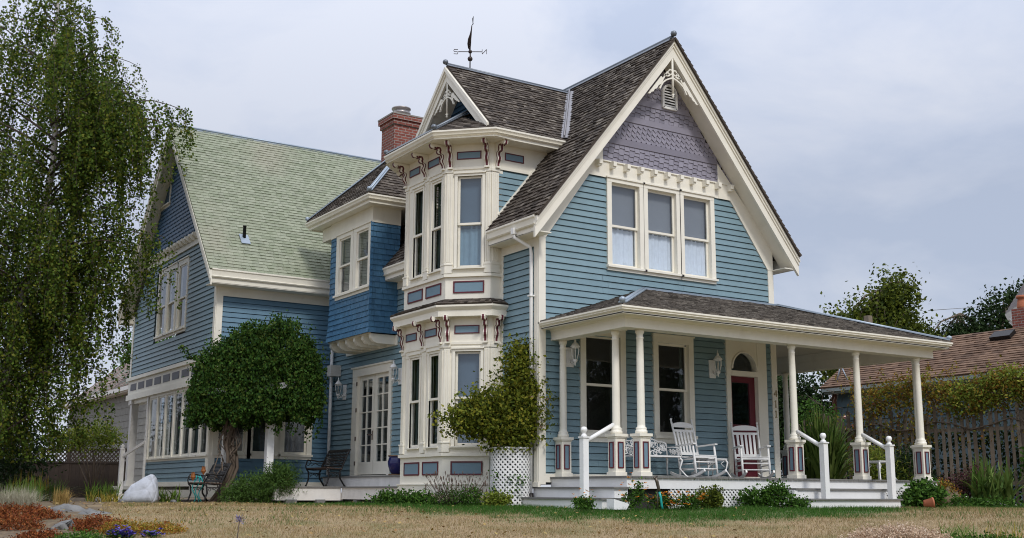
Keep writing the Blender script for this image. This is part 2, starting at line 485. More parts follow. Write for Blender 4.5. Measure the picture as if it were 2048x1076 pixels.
def lattice(mb, P, u0, u1, z0, z1, pitch=.075, w=.034, n0=0., n1=.008, seg=0):
    """two layers of diagonal strips clipped to a rectangle; P(u, z, n) maps it into space"""
    hw = w / math.sqrt(2)
    for sgn in (1, -1):
        nn0, nn1 = (n0, n1) if sgn > 0 else (n1 + .001, 2 * n1 - n0 + .001)
        H = z1 - z0; c = u0 - H if sgn > 0 else u0
        end = u1 if sgn > 0 else u1 + H
        while c < end:
            # strip centre line u = c + sgn*(z - z0)
            lo, hi = 0., H
            if sgn > 0: lo = max(lo, u0 - c); hi = min(hi, u1 - c)
            else: lo = max(lo, c - u1); hi = min(hi, c - u0)
            if hi - lo > .005:
                k = 1 if not seg else max(1, int((hi - lo) / seg))
                for i in range(k):
                    a = lo + (hi - lo) * i / k; b = lo + (hi - lo) * (i + 1) / k
                    ua, ub = c + sgn * a, c + sgn * b
                    q = [(ua - hw, z0 + a), (ua + hw, z0 + a), (ub + hw, z0 + b), (ub - hw, z0 + b)]
                    q = [(min(max(x, u0), u1), y) for x, y in q]
                    mb.ring2([P(x, y, nn0) for x, y in q], [P(x, y, nn1) for x, y in q])
            c += pitch * math.sqrt(2)

def leaves(name, cen, size, m, parent=None, aspect=.6, droop=0., normal=None, spread=1., loc=None, fold=False):
    """many small rhombic leaves as one mesh: cen (N,3), size scalar or (N,)"""
    cen = np.asarray(cen, float); n = len(cen)
    size = np.broadcast_to(np.asarray(size, float), (n,)) * rng.uniform(.7, 1.3, n)
    d = rng.normal(size=(n, 3)) * spread
    d[:, 2] -= droop
    d /= np.linalg.norm(d, axis=1)[:, None] + 1e-9
    q = rng.normal(size=(n, 3))
    if normal is not None: q = np.cross(d, normal + rng.normal(size=(n, 3)) * .5)
    q -= (q * d).sum(1)[:, None] * d
    q /= np.linalg.norm(q, axis=1)[:, None] + 1e-9
    a = cen - d * size[:, None] * .5; b = cen + d * size[:, None] * .5
    l_ = cen - d * size[:, None] * .08 + q * (size * aspect * .5)[:, None]
    r_ = cen - d * size[:, None] * .08 - q * (size * aspect * .5)[:, None]
    V = np.stack([a, r_, b, l_], 1).reshape(-1, 3)
    return quads(name, V, m, parent, loc)
def quads(name, V, m, parent=None, loc=None, k=4):
    n = len(V) // k
    me = bpy.data.meshes.new(name)
    me.vertices.add(n * k); me.vertices.foreach_set('co', np.ascontiguousarray(V, dtype=np.float32).ravel())
    me.loops.add(n * k); me.loops.foreach_set('vertex_index', np.arange(n * k, dtype=np.int32))
    me.polygons.add(n); me.polygons.foreach_set('loop_start', np.arange(0, n * k, k, dtype=np.int32))
    me.polygons.foreach_set('loop_total', np.full(n, k, dtype=np.int32))
    me.update(calc_edges=True); me.validate()
    me.materials.append(m)
    o = bpy.data.objects.new(name, me)
    COL.objects.link(o)
    if parent: o.parent = parent
    if loc is not None: o.location = loc
    return o
def blades(mb, c, n, h, spread, w, rs=random, lean=.5, seg=4, hv=.35, base=.12, tip=True):
    """arching strap leaves rising from one crown"""
    for _ in range(n):
        az = rs.uniform(0, 2 * math.pi); hh = h * rs.uniform(1 - hv, 1 + hv * .4); ln = abs(rs.gauss(0, 1)) * lean
        r0 = base * math.sqrt(rs.random()); a0 = rs.uniform(0, 6.28)
        p = Vector(c) + Vector((r0 * math.cos(a0), r0 * math.sin(a0), 0))
        dx, dy = math.cos(az), math.sin(az); pts = []
        ww = w * rs.uniform(.7, 1.2)
        tw = rs.uniform(0, 3.14)
        for i in range(seg + 1):
            t = i / seg
            q = p + Vector((dx, dy, 0)) * (spread * ln * t ** 1.7) + Vector((0, 0, hh * (t - .33 * min(ln, 1.5) * t ** 3)))
            k = ww * (1 - t ** 2 * (.92 if tip else .4)) * (.5 + .5 * min(1, t * 4 + .3))
            side = Vector((-math.sin(az + tw * .3), math.cos(az + tw * .3), 0)) * k / 2
            pts += [q - side, q + side]
        mb.add(pts, [(2 * i, 2 * i + 1, 2 * i + 3, 2 * i + 2) for i in range(seg)], True)
# ================================================================== the house
H = empty('victorian_house', (0, 0, 0), 0, 'blue clapboard Victorian house with cream trim, steep shingled gables and a columned porch', 'house')
FR = Fr(0, 0, 1, 0)            # front gable wall, u = x
SD = Fr(0, 0, 0, -1)           # left side wall, u = -y
CW = Fr(0, 1.36, 1, 0)         # side of the cross wing (and bay return), u = x
BF = Fr(-.94, 3.85, 0, -1)     # bay face
BC = Fr(-.94, 2.03, 1, -1)     # bay chamfer
BR = Fr(-.27, 4.52, -1, 0)     # hidden bay return
BD = Fr(-.27, 4.52, -.67, -.67)  # hidden bay chamfer
RW = Fr(0, 9.6, 1, 0)          # rear wing front wall, u = x
RG = Fr(-3.2, 0, 0, -1)        # rear wing gable wall, u = -y
MS = 1.235; MZ = 5.47; MX = -.40      # main roof slope and eave
zr_ = lambda x: MZ + MS * (x - MX) if x < 3.135 else MZ + MS * (6.67 - x)

def window(F, u0, u1, z0, z1, meet=None, cw=.13, hw=.14, sw=.10, back=(), left=True, right=True, head=True, sill=True, n=.05, name='window', glass=None, sash=.045, rec=.035):
    """casing > sash, pane and whatever hangs behind; (u0..z1) is the clear opening"""
    mb = MB()
    if left: mb.fbox(F, u0 - cw, u0, z0, z1, -.09, n)
    else: mb.fbox(F, u0 - .02, u0, z0, z1, -.09, .0)
    if right: mb.fbox(F, u1, u1 + cw, z0, z1, -.09, n)
    else: mb.fbox(F, u1, u1 + .02, z0, z1, -.09, .0)
    a, b = u0 - (cw if left else .02), u1 + (cw if right else .02)
    if head:
        mb.fbox(F, a, b, z1, z1 + hw, -.09, n + .003)
        mb.fbox(F, a - .02, b + .02, z1 + hw, z1 + hw + .03, -.02, n + .03)
    if sill:
        mb.fbox(F, a - .02, b + .02, z0 - sw * .4, z0, -.09, n + .05)
        mb.fbox(F, a, b, z0 - sw, z0 - sw * .4, -.02, n)
    w = mb.build(name, TRIM, H)
    g = glass or GLASS
    ms = MB(); mp_ = MB()
    parts = [(z0, z1, -rec)] if meet is None else [(z0, meet + .02, -rec - .035), (meet - .02, z1, -rec)]
    for za, zb, nn in parts:
        s_ = sash
        ms.fbox(F, u0, u0 + s_, za, zb, nn - .03, nn)
        ms.fbox(F, u1 - s_, u1, za, zb, nn - .03, nn)
        ms.fbox(F, u0 + s_, u1 - s_, zb - s_, zb, nn - .03, nn + .001)
        ms.fbox(F, u0 + s_, u1 - s_, za, za + s_ * (1.5 if za == z0 else 1), nn - .03, nn + .001)
        mp_.add([F.p(u0 + s_, za + s_, nn - .012), F.p(u1 - s_, za + s_, nn - .012), F.p(u1 - s_, zb - s_, nn - .012), F.p(u0 + s_, zb - s_, nn - .012)], [(0, 1, 2, 3)])
    ms.build('sash', TRIM, w)
    mp_.build('pane', g, w)
    for kind, m_, fa, fb, za, zb in back:
        mbk = MB()
        ua, ub = u0 + (u1 - u0) * fa, u0 + (u1 - u0) * fb
        if kind == 'blind':
            mbk.fbox(F, ua, ub, za, zb, -.135, -.13)
        else:
            k = max(6, int((ub - ua) / .022)); pts = []
            ph = random.uniform(0, 6)
            for i in range(k + 1):
                u = ua + (ub - ua) * i / k
                nn = -.135 + .015 * math.sin(i * 1.15 + ph) + .010 * math.sin(i * .47 + 2 * ph)
                pts += [F.p(u, za, nn), F.p(u, zb, nn * .5 - .0675)]
            mbk.add(pts, [(2 * i, 2 * i + 2, 2 * i + 3, 2 * i + 1) for i in range(k)], True)
        mbk.build(kind, m_, w)
    return w

# ---- openings (clear glass openings incl. sash)
front_up = [(1.76, 2.49), (2.71, 3.49), (3.70, 4.46)]
FUZ = (4.79, 6.54)
front_lo = [(1.08, 1.94, 1.41, 3.33, 2.36), (2.92, 3.74, 1.43, 3.31, 2.36)]
# ---- front gable wall
mb = MB()
hol = [(a - .1, b + .1, FUZ[0] - .02, FUZ[1]) for a, b in front_up] + [(a - .04, b + .04, c, d) for a, b, c, d, _ in front_lo] + [(4.86, 5.9, .5, 3.4)]
clap(mb, FR, [(0, .52), (6.27, .52), (6.27, 5.75), (5.3, 6.92), (1.0, 6.92), (0, 5.75)], hol)
mb.build('wall', BLUE, H)
# ---- side wall
mb = MB()
clap(mb, SD, [(-1.36, .42), (0, .42), (0, 5.18), (-1.36, 5.18)])
mb.build('wall', BLUE, H); mb = MB()
clap(mb, SD, [(-9.6, .42), (-4.52, .42), (-4.52, 5.18), (-9.6, 5.18)], [(-8.2, -6.2, .4, 3.2)])
mb.build('wall', BLUE, H)
mb = MB()
clap(mb, CW, [(-.10, 5.4), (1.05, 6.84), (-.10, 6.84)], z0=5.3)
mb.build('wall', BLUE, H)
mb = MB(); mb.bar(CW.p(-.12, 5.86, .02), CW.p(.78, 6.97, .02), .04, .07, up=(0, -1, 0))
mb.build('valley_trim', TRIM, H)
mb = MB()   # right-hand wall, on the side porch
clap(mb, Fr(6.27, 0, 0, 1), [(0, .52), (9.6, .52), (9.6, 5.3), (0, 5.3)])
mb.build('wall', BLUE, H)
# ---- core that keeps rooms behind the windows unlit and closed
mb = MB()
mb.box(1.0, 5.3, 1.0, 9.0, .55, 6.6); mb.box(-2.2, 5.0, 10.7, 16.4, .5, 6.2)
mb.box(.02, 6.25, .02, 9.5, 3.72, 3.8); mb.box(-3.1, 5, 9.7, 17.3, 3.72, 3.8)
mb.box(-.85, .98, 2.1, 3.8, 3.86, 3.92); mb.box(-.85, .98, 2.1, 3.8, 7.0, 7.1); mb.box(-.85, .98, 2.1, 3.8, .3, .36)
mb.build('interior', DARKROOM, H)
# ---- mauve gable shingles: courses with different butts
mb = MB()
z = 6.95; row = 0
kinds = ['step'] * 4 + ['line'] + ['saw'] * 4 + ['line'] + ['step'] * 3 + ['line'] + ['scale'] * 9
ex = .108
for kd in kinds:
    if z > 9.2: break
    wd = .135; off = (row % 2) * wd / 2
    zt = z + ex * 1.25
    h0 = max(0., (9.42 - z) / MS); h1 = max(.01, (9.42 - zt) / MS)
    u = 3.135 - h0 - wd + off
    if kd == 'line':
        mb.fprism(FR, [(3.135 - h0, z), (3.135 + h0, z), (3.135 + h1, zt), (3.135 - h1, zt)], .0, .03)
    else:
        i = 0
        while u < 3.135 + h0 + wd:
            a, b = u + .003, u + wd - .003
            m_ = (a + b) / 2
            lim = abs(m_ - 3.135)
            if lim < h0 + .02:
                if kd == 'step':
                    zb = z + (.035 if i % 2 else 0); pts = [(a, zb), (b, zb), (b, zt), (a, zt)]
                elif kd == 'saw': pts = [(m_, z - .01), (b, z + .06), (b, zt), (a, zt), (a, z + .06)]
                else: pts = [(a, z + .045), (a + .02, z + .012), (m_, z), (b - .02, z + .012), (b, z + .045), (b, zt), (a, zt)]
                mb.ring2([FR.p(p, q, .002) for p, q in pts], [FR.p(p, q, .026 - .02 * max(0, (q - z)) / (zt - z)) for p, q in pts])
            u += wd; i += 1
    z += ex; row += 1
mb.add([FR.p(1.08, 6.9), FR.p(5.19, 6.9), FR.p(3.135, 9.43)], [(0, 1, 2)])
mb.build('gable_shingles', MAUVE, H)
# ---- belt, raking frieze, corner boards, barge boards of the front gable
mb = MB()
mb.fbox(FR, 1.08, 5.19, 6.62, 6.955, .0, .03)
mb.fbox(FR, 1.06, 5.21, 6.955, 6.98, .0, .06)
mb.build('belt', TRIM, H)
cb = MB(); cb.fbox(FR, -.042, .042, .04, .18, .0, .15); cb.fbox(FR, -.042, .042, .075, .17, .15, .18)
cor = cb.build('corbel', TRIM, H, FR.p(1.40, 6.77, .0))
for i in range(1, 12):
    o = cor.copy(); o.location = FR.p(1.40 + 3.98 * i / 11, 6.77, .0); COL.objects.link(o)
mb = MB()
for sg in (1, -1):
    X = lambda x: x if sg > 0 else 6.27 - x
    mb = MB(); q = [(X(0.0), 5.18), (X(.13), 5.17), (X(1.2), 6.62), (X(1.55), 6.62), (X(1.55), 7.4), (X(0.0), 5.75)]
    mb.fprism(FR, q if sg > 0 else q[::-1], .0, .04)
    mb.build('raking_frieze', TRIM, H)
for nm, args in (('corner_board', [(FR, -.03, .13, .42, 5.9, 0, .035), (SD, -.13, .0, .42, 5.18, 0, .035)]), ('corner_board', [(FR, 6.14, 6.30, .52, 5.9, .0, .035)]),
                 ('frieze_board', [(SD, -1.36, 0, 5.0, 5.19, 0, .03)]), ('frieze_board', [(SD, -9.6, -4.52, 5.0, 5.19, 0, .03)]), ('corner_board', [(SD, -1.36, -1.27, .42, 5.0, 0, .03)]),
                 ('water_table', [(SD, -1.36, .05, .36, .46, 0, .06)]), ('water_table', [(SD, -9.6, -4.52, .36, .48, 0, .06)]), ('water_table', [(FR, 0, 6.27, .46, .62, 0, .03)])):
    mb = MB()
    for q in args: mb.fbox(*q)
    mb.build(nm, TRIM, H)
def barge(F, uc, half, ztop, sl, n0, n1, dep=.36, name='barge_board', foot=0.):
    """pair of raking fascia boards with a crown moulding, mitred at the ridge"""
    mb = MB()
    for sg in (1, -1):
        a, b = uc - sg * half, uc
        za = ztop - half * sl
        for d0, d1, nn in ((.0, .10, .075), (.10, .17, .045), (.17, dep, .02)):
            q = [(a, za - d1), (b, ztop - d1), (b, ztop - d0), (a, za - d0)]
            mb.fprism(F, q if sg > 0 else q[::-1], n0, n1 + nn)
    return mb.build(name, TRIM, H)
barge(FR, 3.135, 3.535, 9.80, MS, .40, .44, .40)
barge(Fr(0, 2.94, 0, -1), 0, 1.82, 9.50, .975, .44, .47, .33)
# soffits under the raking eaves
mb = MB()
for sg in (1, -1):
    a = 3.135 - sg * 3.5; b = 3.135
    za, zb = 9.80 - 3.5 * MS - .30, 9.80 - .30
    mb.add([FR.p(a, za, .42), FR.p(b, zb, .42), FR.p(b, zb, 0), FR.p(a, za, 0), FR.p(a, za + .06, .42), FR.p(b, zb + .06, .42), FR.p(b, zb + .06, 0), FR.p(a, za + .06, 0)],
           [(0, 1, 2, 3), (4, 5, 6, 7), (0, 1, 5, 4), (1, 2, 6, 5), (2, 3, 7, 6), (3, 0, 4, 7)])
G2 = Fr(0, 2.94, 0, -1)
for sg in (1, -1):
    a = -sg * 1.82; za, zb = 9.50 - 1.82 * .975 - .25, 9.25
    mb.add([G2.p(a, za, .45), G2.p(0, zb, .45), G2.p(0, zb, 0), G2.p(a, za, 0), G2.p(a, za + .05, .45), G2.p(0, zb + .05, .45), G2.p(0, zb + .05, 0), G2.p(a, za + .05, 0)],
           [(0, 1, 2, 3), (4, 5, 6, 7), (0, 1, 5, 4), (1, 2, 6, 5), (2, 3, 7, 6), (3, 0, 4, 7)])
mb.build('soffit', TRIM, H)
# ---- gable ornament: king drop, arched spandrel and scrolls
def ornament(F, uc, zt, sl, n, k, drop, name='gable_ornament'):
    mb = MB()
    mb.tube([F.p(uc, zt - .05, n), F.p(uc, zt - drop, n)], [.032 * k, .032 * k], 8)
    mb.lathe([(.001, -.09), (.03, -.06), (.018, -.03), (.04, 0)], F.p(uc, zt - drop, n), 10)
    for sg in (1, -1):
        E_ = lambda d, h: (uc + sg * d * k, zt - h * k)
        # board under the rake with a wavy lower edge, pierced: built as bands
        def band(pts, w):
            pp = [F.p(*E_(*p), n) for p in pts]
            for a, b in zip(pp, pp[1:]): mb.bar(a, b, .03, w * k, up=F.n + (0,))
        arch = [(.0, .62), (.12, .66), (.24, .72), (.34, .80), (.41, .90), (.46, 1.0)]
        band(arch, .055)
        sc = [(.08 + .085 * math.cos(t) * (1 - t * .06), .46 + .085 * math.sin(t) * (1 - t * .06)) for t in [i * .5 for i in range(13)]]
        band(sc, .03)
        band([(.1, .56), (.19, .60), (.25, .55), (.28, .62)], .03)
        band([(.17, .47), (.25, .58), (.33, .70), (.40, .82)], .03)
        # scalloped foot hugging the rake
        rk = [(d, d * sl + .12 / k) for d in (.40, .55, .70, .86)]
        off = [(.86, .0), (.83, .05), (.78, .05), (.75, .085), (.69, .075), (.65, .11), (.57, .095), (.52, .13), (.45, .11), (.40, .10)]
        q = [E_(*p) for p in rk] + [E_(d - o * .78, d * sl + .12 / k + o * .62) for d, o in off]
        mb.fprism(F, q if sg > 0 else q[::-1], n - .015, n + .015)
    return mb.build(name, TRIM, H)
ornament(FR, 3.135, 9.44, MS, .43, .80, .86)
ornament(G2, 0, 9.22, .975, .46, .66, .80)
# ---- louvred vent in the gable
mb = MB()
arch = [(3.17 + .185 * math.cos(t) + .195, 8.72 + .21 * math.sin(t)) for t in [math.pi * i / 10 for i in range(11)]]
mb.fprism(FR, [(3.18, 8.42), (3.55, 8.42)] + [(3.365 + .185 * math.cos(math.pi * i / 10), 8.74 + .2 * math.sin(math.pi * i / 10)) for i in range(11)], .02, .035)
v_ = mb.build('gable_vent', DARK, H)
mb = MB()
pa = [(3.365 + .185 * math.cos(math.pi * i / 12), 8.74 + .2 * math.sin(math.pi * i / 12)) for i in range(13)]
pa = [(3.55, 8.42)] + pa + [(3.18, 8.42), (3.55, 8.42)]
for a, b in zip(pa, pa[1:]): mb.bar(FR.p(*a, .05), FR.p(*b, .05), .05, .05, up=FR.n + (0,))
mb.build('vent_frame', WHITE, v_)
mb = MB()
for i in range(7):
    zz = 8.46 + i * .062; hw = .155 if zz < 8.74 else .155 * math.sqrt(max(.1, 1 - ((zz - 8.74) / .2) ** 2))
    mb.add([FR.p(3.365 - hw, zz, .065), FR.p(3.365 + hw, zz, .065), FR.p(3.365 + hw, zz + .045, .035), FR.p(3.365 - hw, zz + .045, .035)], [(0, 1, 2, 3)])
mb.build('louvre', WHITE, v_)
# ---- front windows
lace = ('curtain', LACE, .02, .98, FUZ[0], 5.66)
for a, b in front_up:
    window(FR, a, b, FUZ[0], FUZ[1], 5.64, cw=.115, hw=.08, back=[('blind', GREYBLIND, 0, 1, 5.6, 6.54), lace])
for a, b, c, d, m_ in front_lo:
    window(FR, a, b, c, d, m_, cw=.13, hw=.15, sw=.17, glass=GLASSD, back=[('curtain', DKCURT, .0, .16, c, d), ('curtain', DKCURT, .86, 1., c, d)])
# ---- front door: casing with an arched transom, red door with a tall light
mb = MB()
mb.fbox(FR, 4.79, 4.91, .56, 3.56, -.12, .05); mb.fbox(FR, 5.70, 5.97, .56, 3.56, -.12, .05)
mb.fbox(FR, 4.91, 5.70, 2.75, 2.86, -.10, .06); mb.fbox(FR, 4.77, 5.99, 3.56, 3.62, 0, .09)
ar = [(5.305 + .36 * math.cos(math.pi * i / 16), 2.90 + .37 * math.sin(math.pi * i / 16)) for i in range(17)]
q = [(5.70, 2.86), (5.70, 3.56), (4.91, 3.56), (4.91, 2.86), (4.945, 2.86)] + ar[::-1] + [(5.665, 2.86)]
top = [(5.70, 3.56), (4.91, 3.56)]
for a, b in zip(ar, ar[1:]):
    mb.fprism(FR, [a, (a[0], 3.56), (b[0], 3.56), b], -.10, .035)
    mb.bar(FR.p(*a, .045), FR.p(*b, .045), .03, .06, up=FR.n + (0,))
mb.fbox(FR, 4.91, 4.945, 2.86, 3.56, -.1, .035); mb.fbox(FR, 5.665, 5.70, 2.86, 3.56, -.1, .035)
mb.fbox(FR, 4.79, 5.97, .52, .60, -.2, .09)
dc = mb.build('door_casing', TRIM, H)
mb = MB(); mb.fbox(FR, 4.91, 5.70, 2.86, 3.30, -.075, -.07); mb.build('transom_pane', GLASSD, dc)
mb = MB()
rectwall(mb, FR, 4.91, 5.70, .60, 2.75, [(5.03, 5.54, 1.72, 2.62)], -.11, -.06)
for a, b in ((5.0, 5.28), (5.33, 5.61)):
    mb.fbox(FR, a, b, .74, 1.5, -.06, -.045)
dr = mb.build('door', DOORRED, H)
mb = MB(); mb.fbox(FR, 5.03, 5.54, 1.72, 2.62, -.09, -.085); mb.build('pane', GLASSD, dr)
mb = MB(); mb.tube([FR.p(4.97, 1.48, -.06), FR.p(4.97, 1.48, .0)], .02, 8); mb.fbox(FR, 4.945, 4.995, 1.36, 1.62, -.06, -.05); mb.build('handle', BLACK, dr)
# house number, one figure under another on the corner board
def digit(name, segs, x, z):
    mb = MB()
    for (a, b), (c, d) in segs: mb.bar(FR.p(x + a, z + b, .04), FR.p(x + c, z + d, .04), .02, .022, up=FR.n + (0,))
    mb.build(name, mat('brass_' + name, (.40, .33, .20), .45, .1, 5, metal=.3), H)
seg4 = [((.03, -.07), (.03, .07)), ((.03, .07), (-.04, -.02)), ((-.04, -.02), (.045, -.02))]
seg1 = [((0, -.07), (0, .07)), ((0, .07), (-.025, .045)), ((-.025, -.07), (.025, -.07))]
digit('house_number', seg4, 6.22, 2.42); digit('house_number', seg1, 6.22, 2.2); digit('house_number', seg1, 6.22, 1.98)

# ---- roofs
rl = math.hypot(3.535, 3.535 * MS)
ca, sa = 3.535 / rl, 3.535 * MS / rl
sz = lambda z: (z - MZ) / sa
mb = MB()
shingles(mb, (MX, -.55, MZ), (0, 1, 0), (ca, 0, sa), [(0, 0), (1.88, 0), (1.92, sz(7.5)), (3.63, sz(9.6)), (3.98, rl), (0, rl)][::1], .128, .07, .19, .03, .018, curl=.012)
roofA = mb.build('roof', SHAKE, H)
mb = MB()
shingles(mb, (MX, 4.6, MZ), (0, 1, 0), (ca, 0, sa), [(0, 0), (1.38, 0), (1.38, 2.4), (0, 2.4)], .128, .07, .19, .03, .018)
mb.add([(.9, 4.6, 7.05), (3.135, 3.3, 9.8), (3.135, 9.6, 9.8), (.3, 9.6, 6.3), (.3, 4.6, 6.3)], [(0, 1, 2, 3, 4)])
mb.build('roof', SHAKE, H)
mb = MB()
shingles(mb, (6.67, 9.6, MZ), (0, -1, 0), (-ca, 0, sa), [(0, 0), (10.16, 0), (10.16, rl), (0, rl)], .128, .12, .3, .03, .018)
mb.build('roof', SHAKE, H)
cl = math.hypot(2.03, 1.98)
mb = MB()
shingles(mb, (-.49, .91, 7.57), (1, 0, 0), (0, 2.03 / cl, 1.98 / cl), [(0, 0), (1.82, 0), (3.42, cl), (0, cl)], .125, .07, .19, .026, .015, curl=.01)
mb.add([(-.49, 4.97, 7.56), (-.49, 2.94, 9.54), (2.9, 2.94, 9.54), (1.3, 4.97, 7.56)], [(0, 1, 2, 3)])
mb.build('roof', SHAKE, H)
# skirt roof over the bay, in front of the little gable
mb = MB()
bayp = [(-.456, 4.97), (-1.39, 4.036), (-1.39, 1.844), (-.456, .91)]
hp = [(-1.39 + .924 * 1.6, 1.844 + .383 * 1.6), (-1.39 + .924 * 1.6, 4.036 - .383 * 1.6)]
zt = 7.58 + .62 * 1.48
shingles(mb, (-1.39, 4.036, 7.58), (0, -1, 0), (1.48, 0, .917), [(0, 0), (2.192, 0), (2.192 - .613, 1.74), (.613, 1.74)], .12, .08, .18, .02)
c45 = 1 / math.sqrt(2)
shingles(mb, (-1.39, 1.844, 7.58), (1, -1, 0), (c45, c45, .62), [(0, 0), (1.31, 0), (.38, 1.08)], .12, .08, .18, .02)
mb.build('roof', SHAKE, H)
mb = MB()
def flash(mb, a, b, up, w=.11, t=.02, knob=True):
    mb.bar(a, b, w, t, up=up); mb.tube([Vector(a) + Vector(up) * .012, Vector(b) + Vector(up) * .012], .03, 8)
    if knob: mb.lathe([(.002, -.06), (.05, -.035), (.06, 0), (.05, .035), (.002, .06)], Vector(a) + Vector((0, 0, .05)), 12)
flash(mb, (-1.37, 1.85, 7.62), (0.05, 2.44, 8.56), (-.5, -.4, .8))
flash(mb, (-1.37, 4.03, 7.62), (0.05, 3.44, 8.56), (-.5, .4, .8))
mb.tube([(-.5, 2.94, 9.58), (2.9, 2.94, 9.58)], .035, 8)
mb.bar((-.5, 2.90, 9.555), (2.9, 2.90, 9.555), .10, .012, up=(0, -.7, .7))
mb.lathe([(.002, -.065), (.05, -.04), (.065, 0), (.05, .04), (.002, .065)], (-.52, 2.94, 9.62), 12)
mb.tube([(3.135, -.46, 9.87), (3.135, 9.6, 9.87)], .04, 8)
mb.bar((3.08, -.44, 9.82), (3.08, 9.6, 9.82), .13, .012, up=(-.75, 0, .6))
mb.lathe([(.002, -.07), (.055, -.045), (.07, 0), (.055, .045), (.002, .07)], (3.135, -.50, 9.93), 12)
mb.build('ridge_flashing', LEAD, H)
mb = MB()
mb.bar((1.30, .93, 7.66), (2.9, 2.96, 9.63), .20, .014, up=(-.35, -.5, .8))
mb.tube([(1.28, .95, 7.70), (2.88, 2.98, 9.67)], .022, 6)
mb.build('valley_flashing', mat('dull_zinc', (.24, .235, .25), .5, .12, 4, metal=.3), H)
# ---- eave gutters and fascias
gut = lambda z, d: [(-.06, z), (.075, z), (.075, z - .035), (.05, z - .06), (.03, z - d * .5), (.06, z - d * .55), (.045, z - d * .62), (.0, z - d * .66), (.0, z - d), (-.06, z - d)]
for pth, z_, d_ in (([(-.36, 1.30), (-.36, -.45)], 5.47, .30), ([(-.36, 6.02), (-.36, 4.55)], 5.47, .30), ([(6.63, -.45), (6.63, 9.0)], 5.47, .30),
                    ([(-.09, 4.98), (-.42, 4.98), (-1.35, 4.02), (-1.35, 1.86), (-.44, .95), (1.31, .95)], 7.57, .19)):
    mb = MB(); mb.sweep(pth, gut(z_, d_)); mb.build('gutter', TRIM, H)
mb = MB()
for q in ((-.36, .0, -.42, 1.30), (-.36, .0, 4.55, 5.99), (6.27, 6.63, -.42, 9.0)):
    mb = MB(); mb.box(*q, 5.165, 5.185); mb.build('soffit', TRIM, H)
mb = MB()
mb.add([(x, y, 7.39) for x, y in bayp] + [(0, .95, 7.39), (1.35, .95, 7.39), (1.35, 1.45, 7.39), (0, 1.45, 7.39), (0, 4.9, 7.39)], [(0, 1, 2, 3, 4, 7, 8), (4, 5, 6, 7)])
mb.build('soffit', TRIM, H)
# gable wall of the cross wing, dark blue behind the ornament
mb = MB()
clap(mb, Fr(.02, 2.94, 0, -1), [(-2.0, 7.5), (2.0, 7.5), (0, 9.5)])
mb.build('wall', NAVY, H)

# ================================================================== two-storey bay
bay = [(.02, 4.52), (-.27, 4.52), (-.94, 3.85), (-.94, 2.03), (-.27, 1.36), (.0, 1.36)]
def box_band(z0, z1, o0=-.08, o1=0.): return [(o0, z0), (o1, z0), (o1, z1), (o0, z1)]
mb = MB()
for z0, z1, o in ((.22, .41, .05), (.41, .97, .0), (3.23, 3.76, .0), (4.05, 4.58, .0), (6.88, 7.40, .0)):
    mb.sweep(bay, box_band(z0, z1, -.1, o))
for z0, z1, o in ((.97, 1.03, .05), (3.19, 3.24, .035), (3.05, 3.19, .012), (4.575, 4.635, .05), (6.84, 6.89, .035), (6.72, 6.84, .012), (.405, .43, .065), (1.03, 1.12, .012), (4.635, 4.72, .012)):
    mb.sweep(bay, box_band(z0, z1, -.1, o))
mb.fbox(CW, -.27, 1.9, 6.88, 7.40, -.05, .004); mb.fbox(CW, 0, 1.9, 6.84, 6.89, 0, .03)
face_w = [(.38, .81), (1.21, 1.63)]; ch_w = [(.235, .765)]
LOZ, HIZ = (1.16, 3.05, 2.12), (4.76, 6.70, 5.69)
for F, wins, wd in ((BF, face_w, 1.82), (BC, ch_w, .947), (BD, [], .947), (BR, [], .27), (CW, [], .0)):
    for zz in (LOZ, HIZ):
        if wd == 0: rectwall(mb, F, -.27, .0, zz[0] - .14, zz[1] + .14, []); continue
        rectwall(mb, F, 0, wd, zz[0] - .14, zz[1] + .14, [(a, b, zz[0], zz[1]) for a, b in wins], -.1, 0.)
mb.build('bay_wall', TRIM, H)
# pilasters with fluted faces and moulded feet
def pil(F, a, b, z0, z1):
    mb = MB()
    mb.fbox(F, a, b, z0, z1, 0, .025)
    mb.fbox(F, a - .012, b + .012, z0, z0 + .19, 0, .045); mb.fbox(F, a - .012, b + .012, z1 - .06, z1, 0, .045)
    mb.fbox(F, a - .02, b + .02, z0 + .17, z0 + .20, 0, .055)
    w = b - a
    for t in (.22, .5, .78):
        mb.fbox(F, a + w * t - w * .07, a + w * t + w * .07, z0 + .24, z1 - .1, .025, .036)
    mb.build('pilaster', TRIM, H)
for z0, z1 in ((1.05, 3.19), (4.65, 6.84)):
    for F, a, b in ((BF, .02, .17), (BF, .93, 1.09), (BF, 1.70, 1.82), (BC, .0, .13), (BC, .83, .947), (CW, -.27, -.1)):
        pil(F, a, b, z0, z1)
cB = ('curtain', BLUECURT, 0, 1)
window(BC, *ch_w[0], HIZ[0], HIZ[1], HIZ[2], cw=.055, hw=.05, sw=.06, back=[('blind', SKYSHEET, 0, 1, 5.6, 6.7), ('curtain', BLUECURT, 0, 1, 4.76, 5.66)], n=.03)  # the blue blind sheet is painted sky reflection, above a real curtain
window(BC, *ch_w[0], LOZ[0], LOZ[1], LOZ[2], cw=.055, hw=.05, sw=.06, back=[('blind', SKYSHEET, 0, 1, 1.1, 3.05)], n=.03)  # again a blue sheet coloured as reflected sky
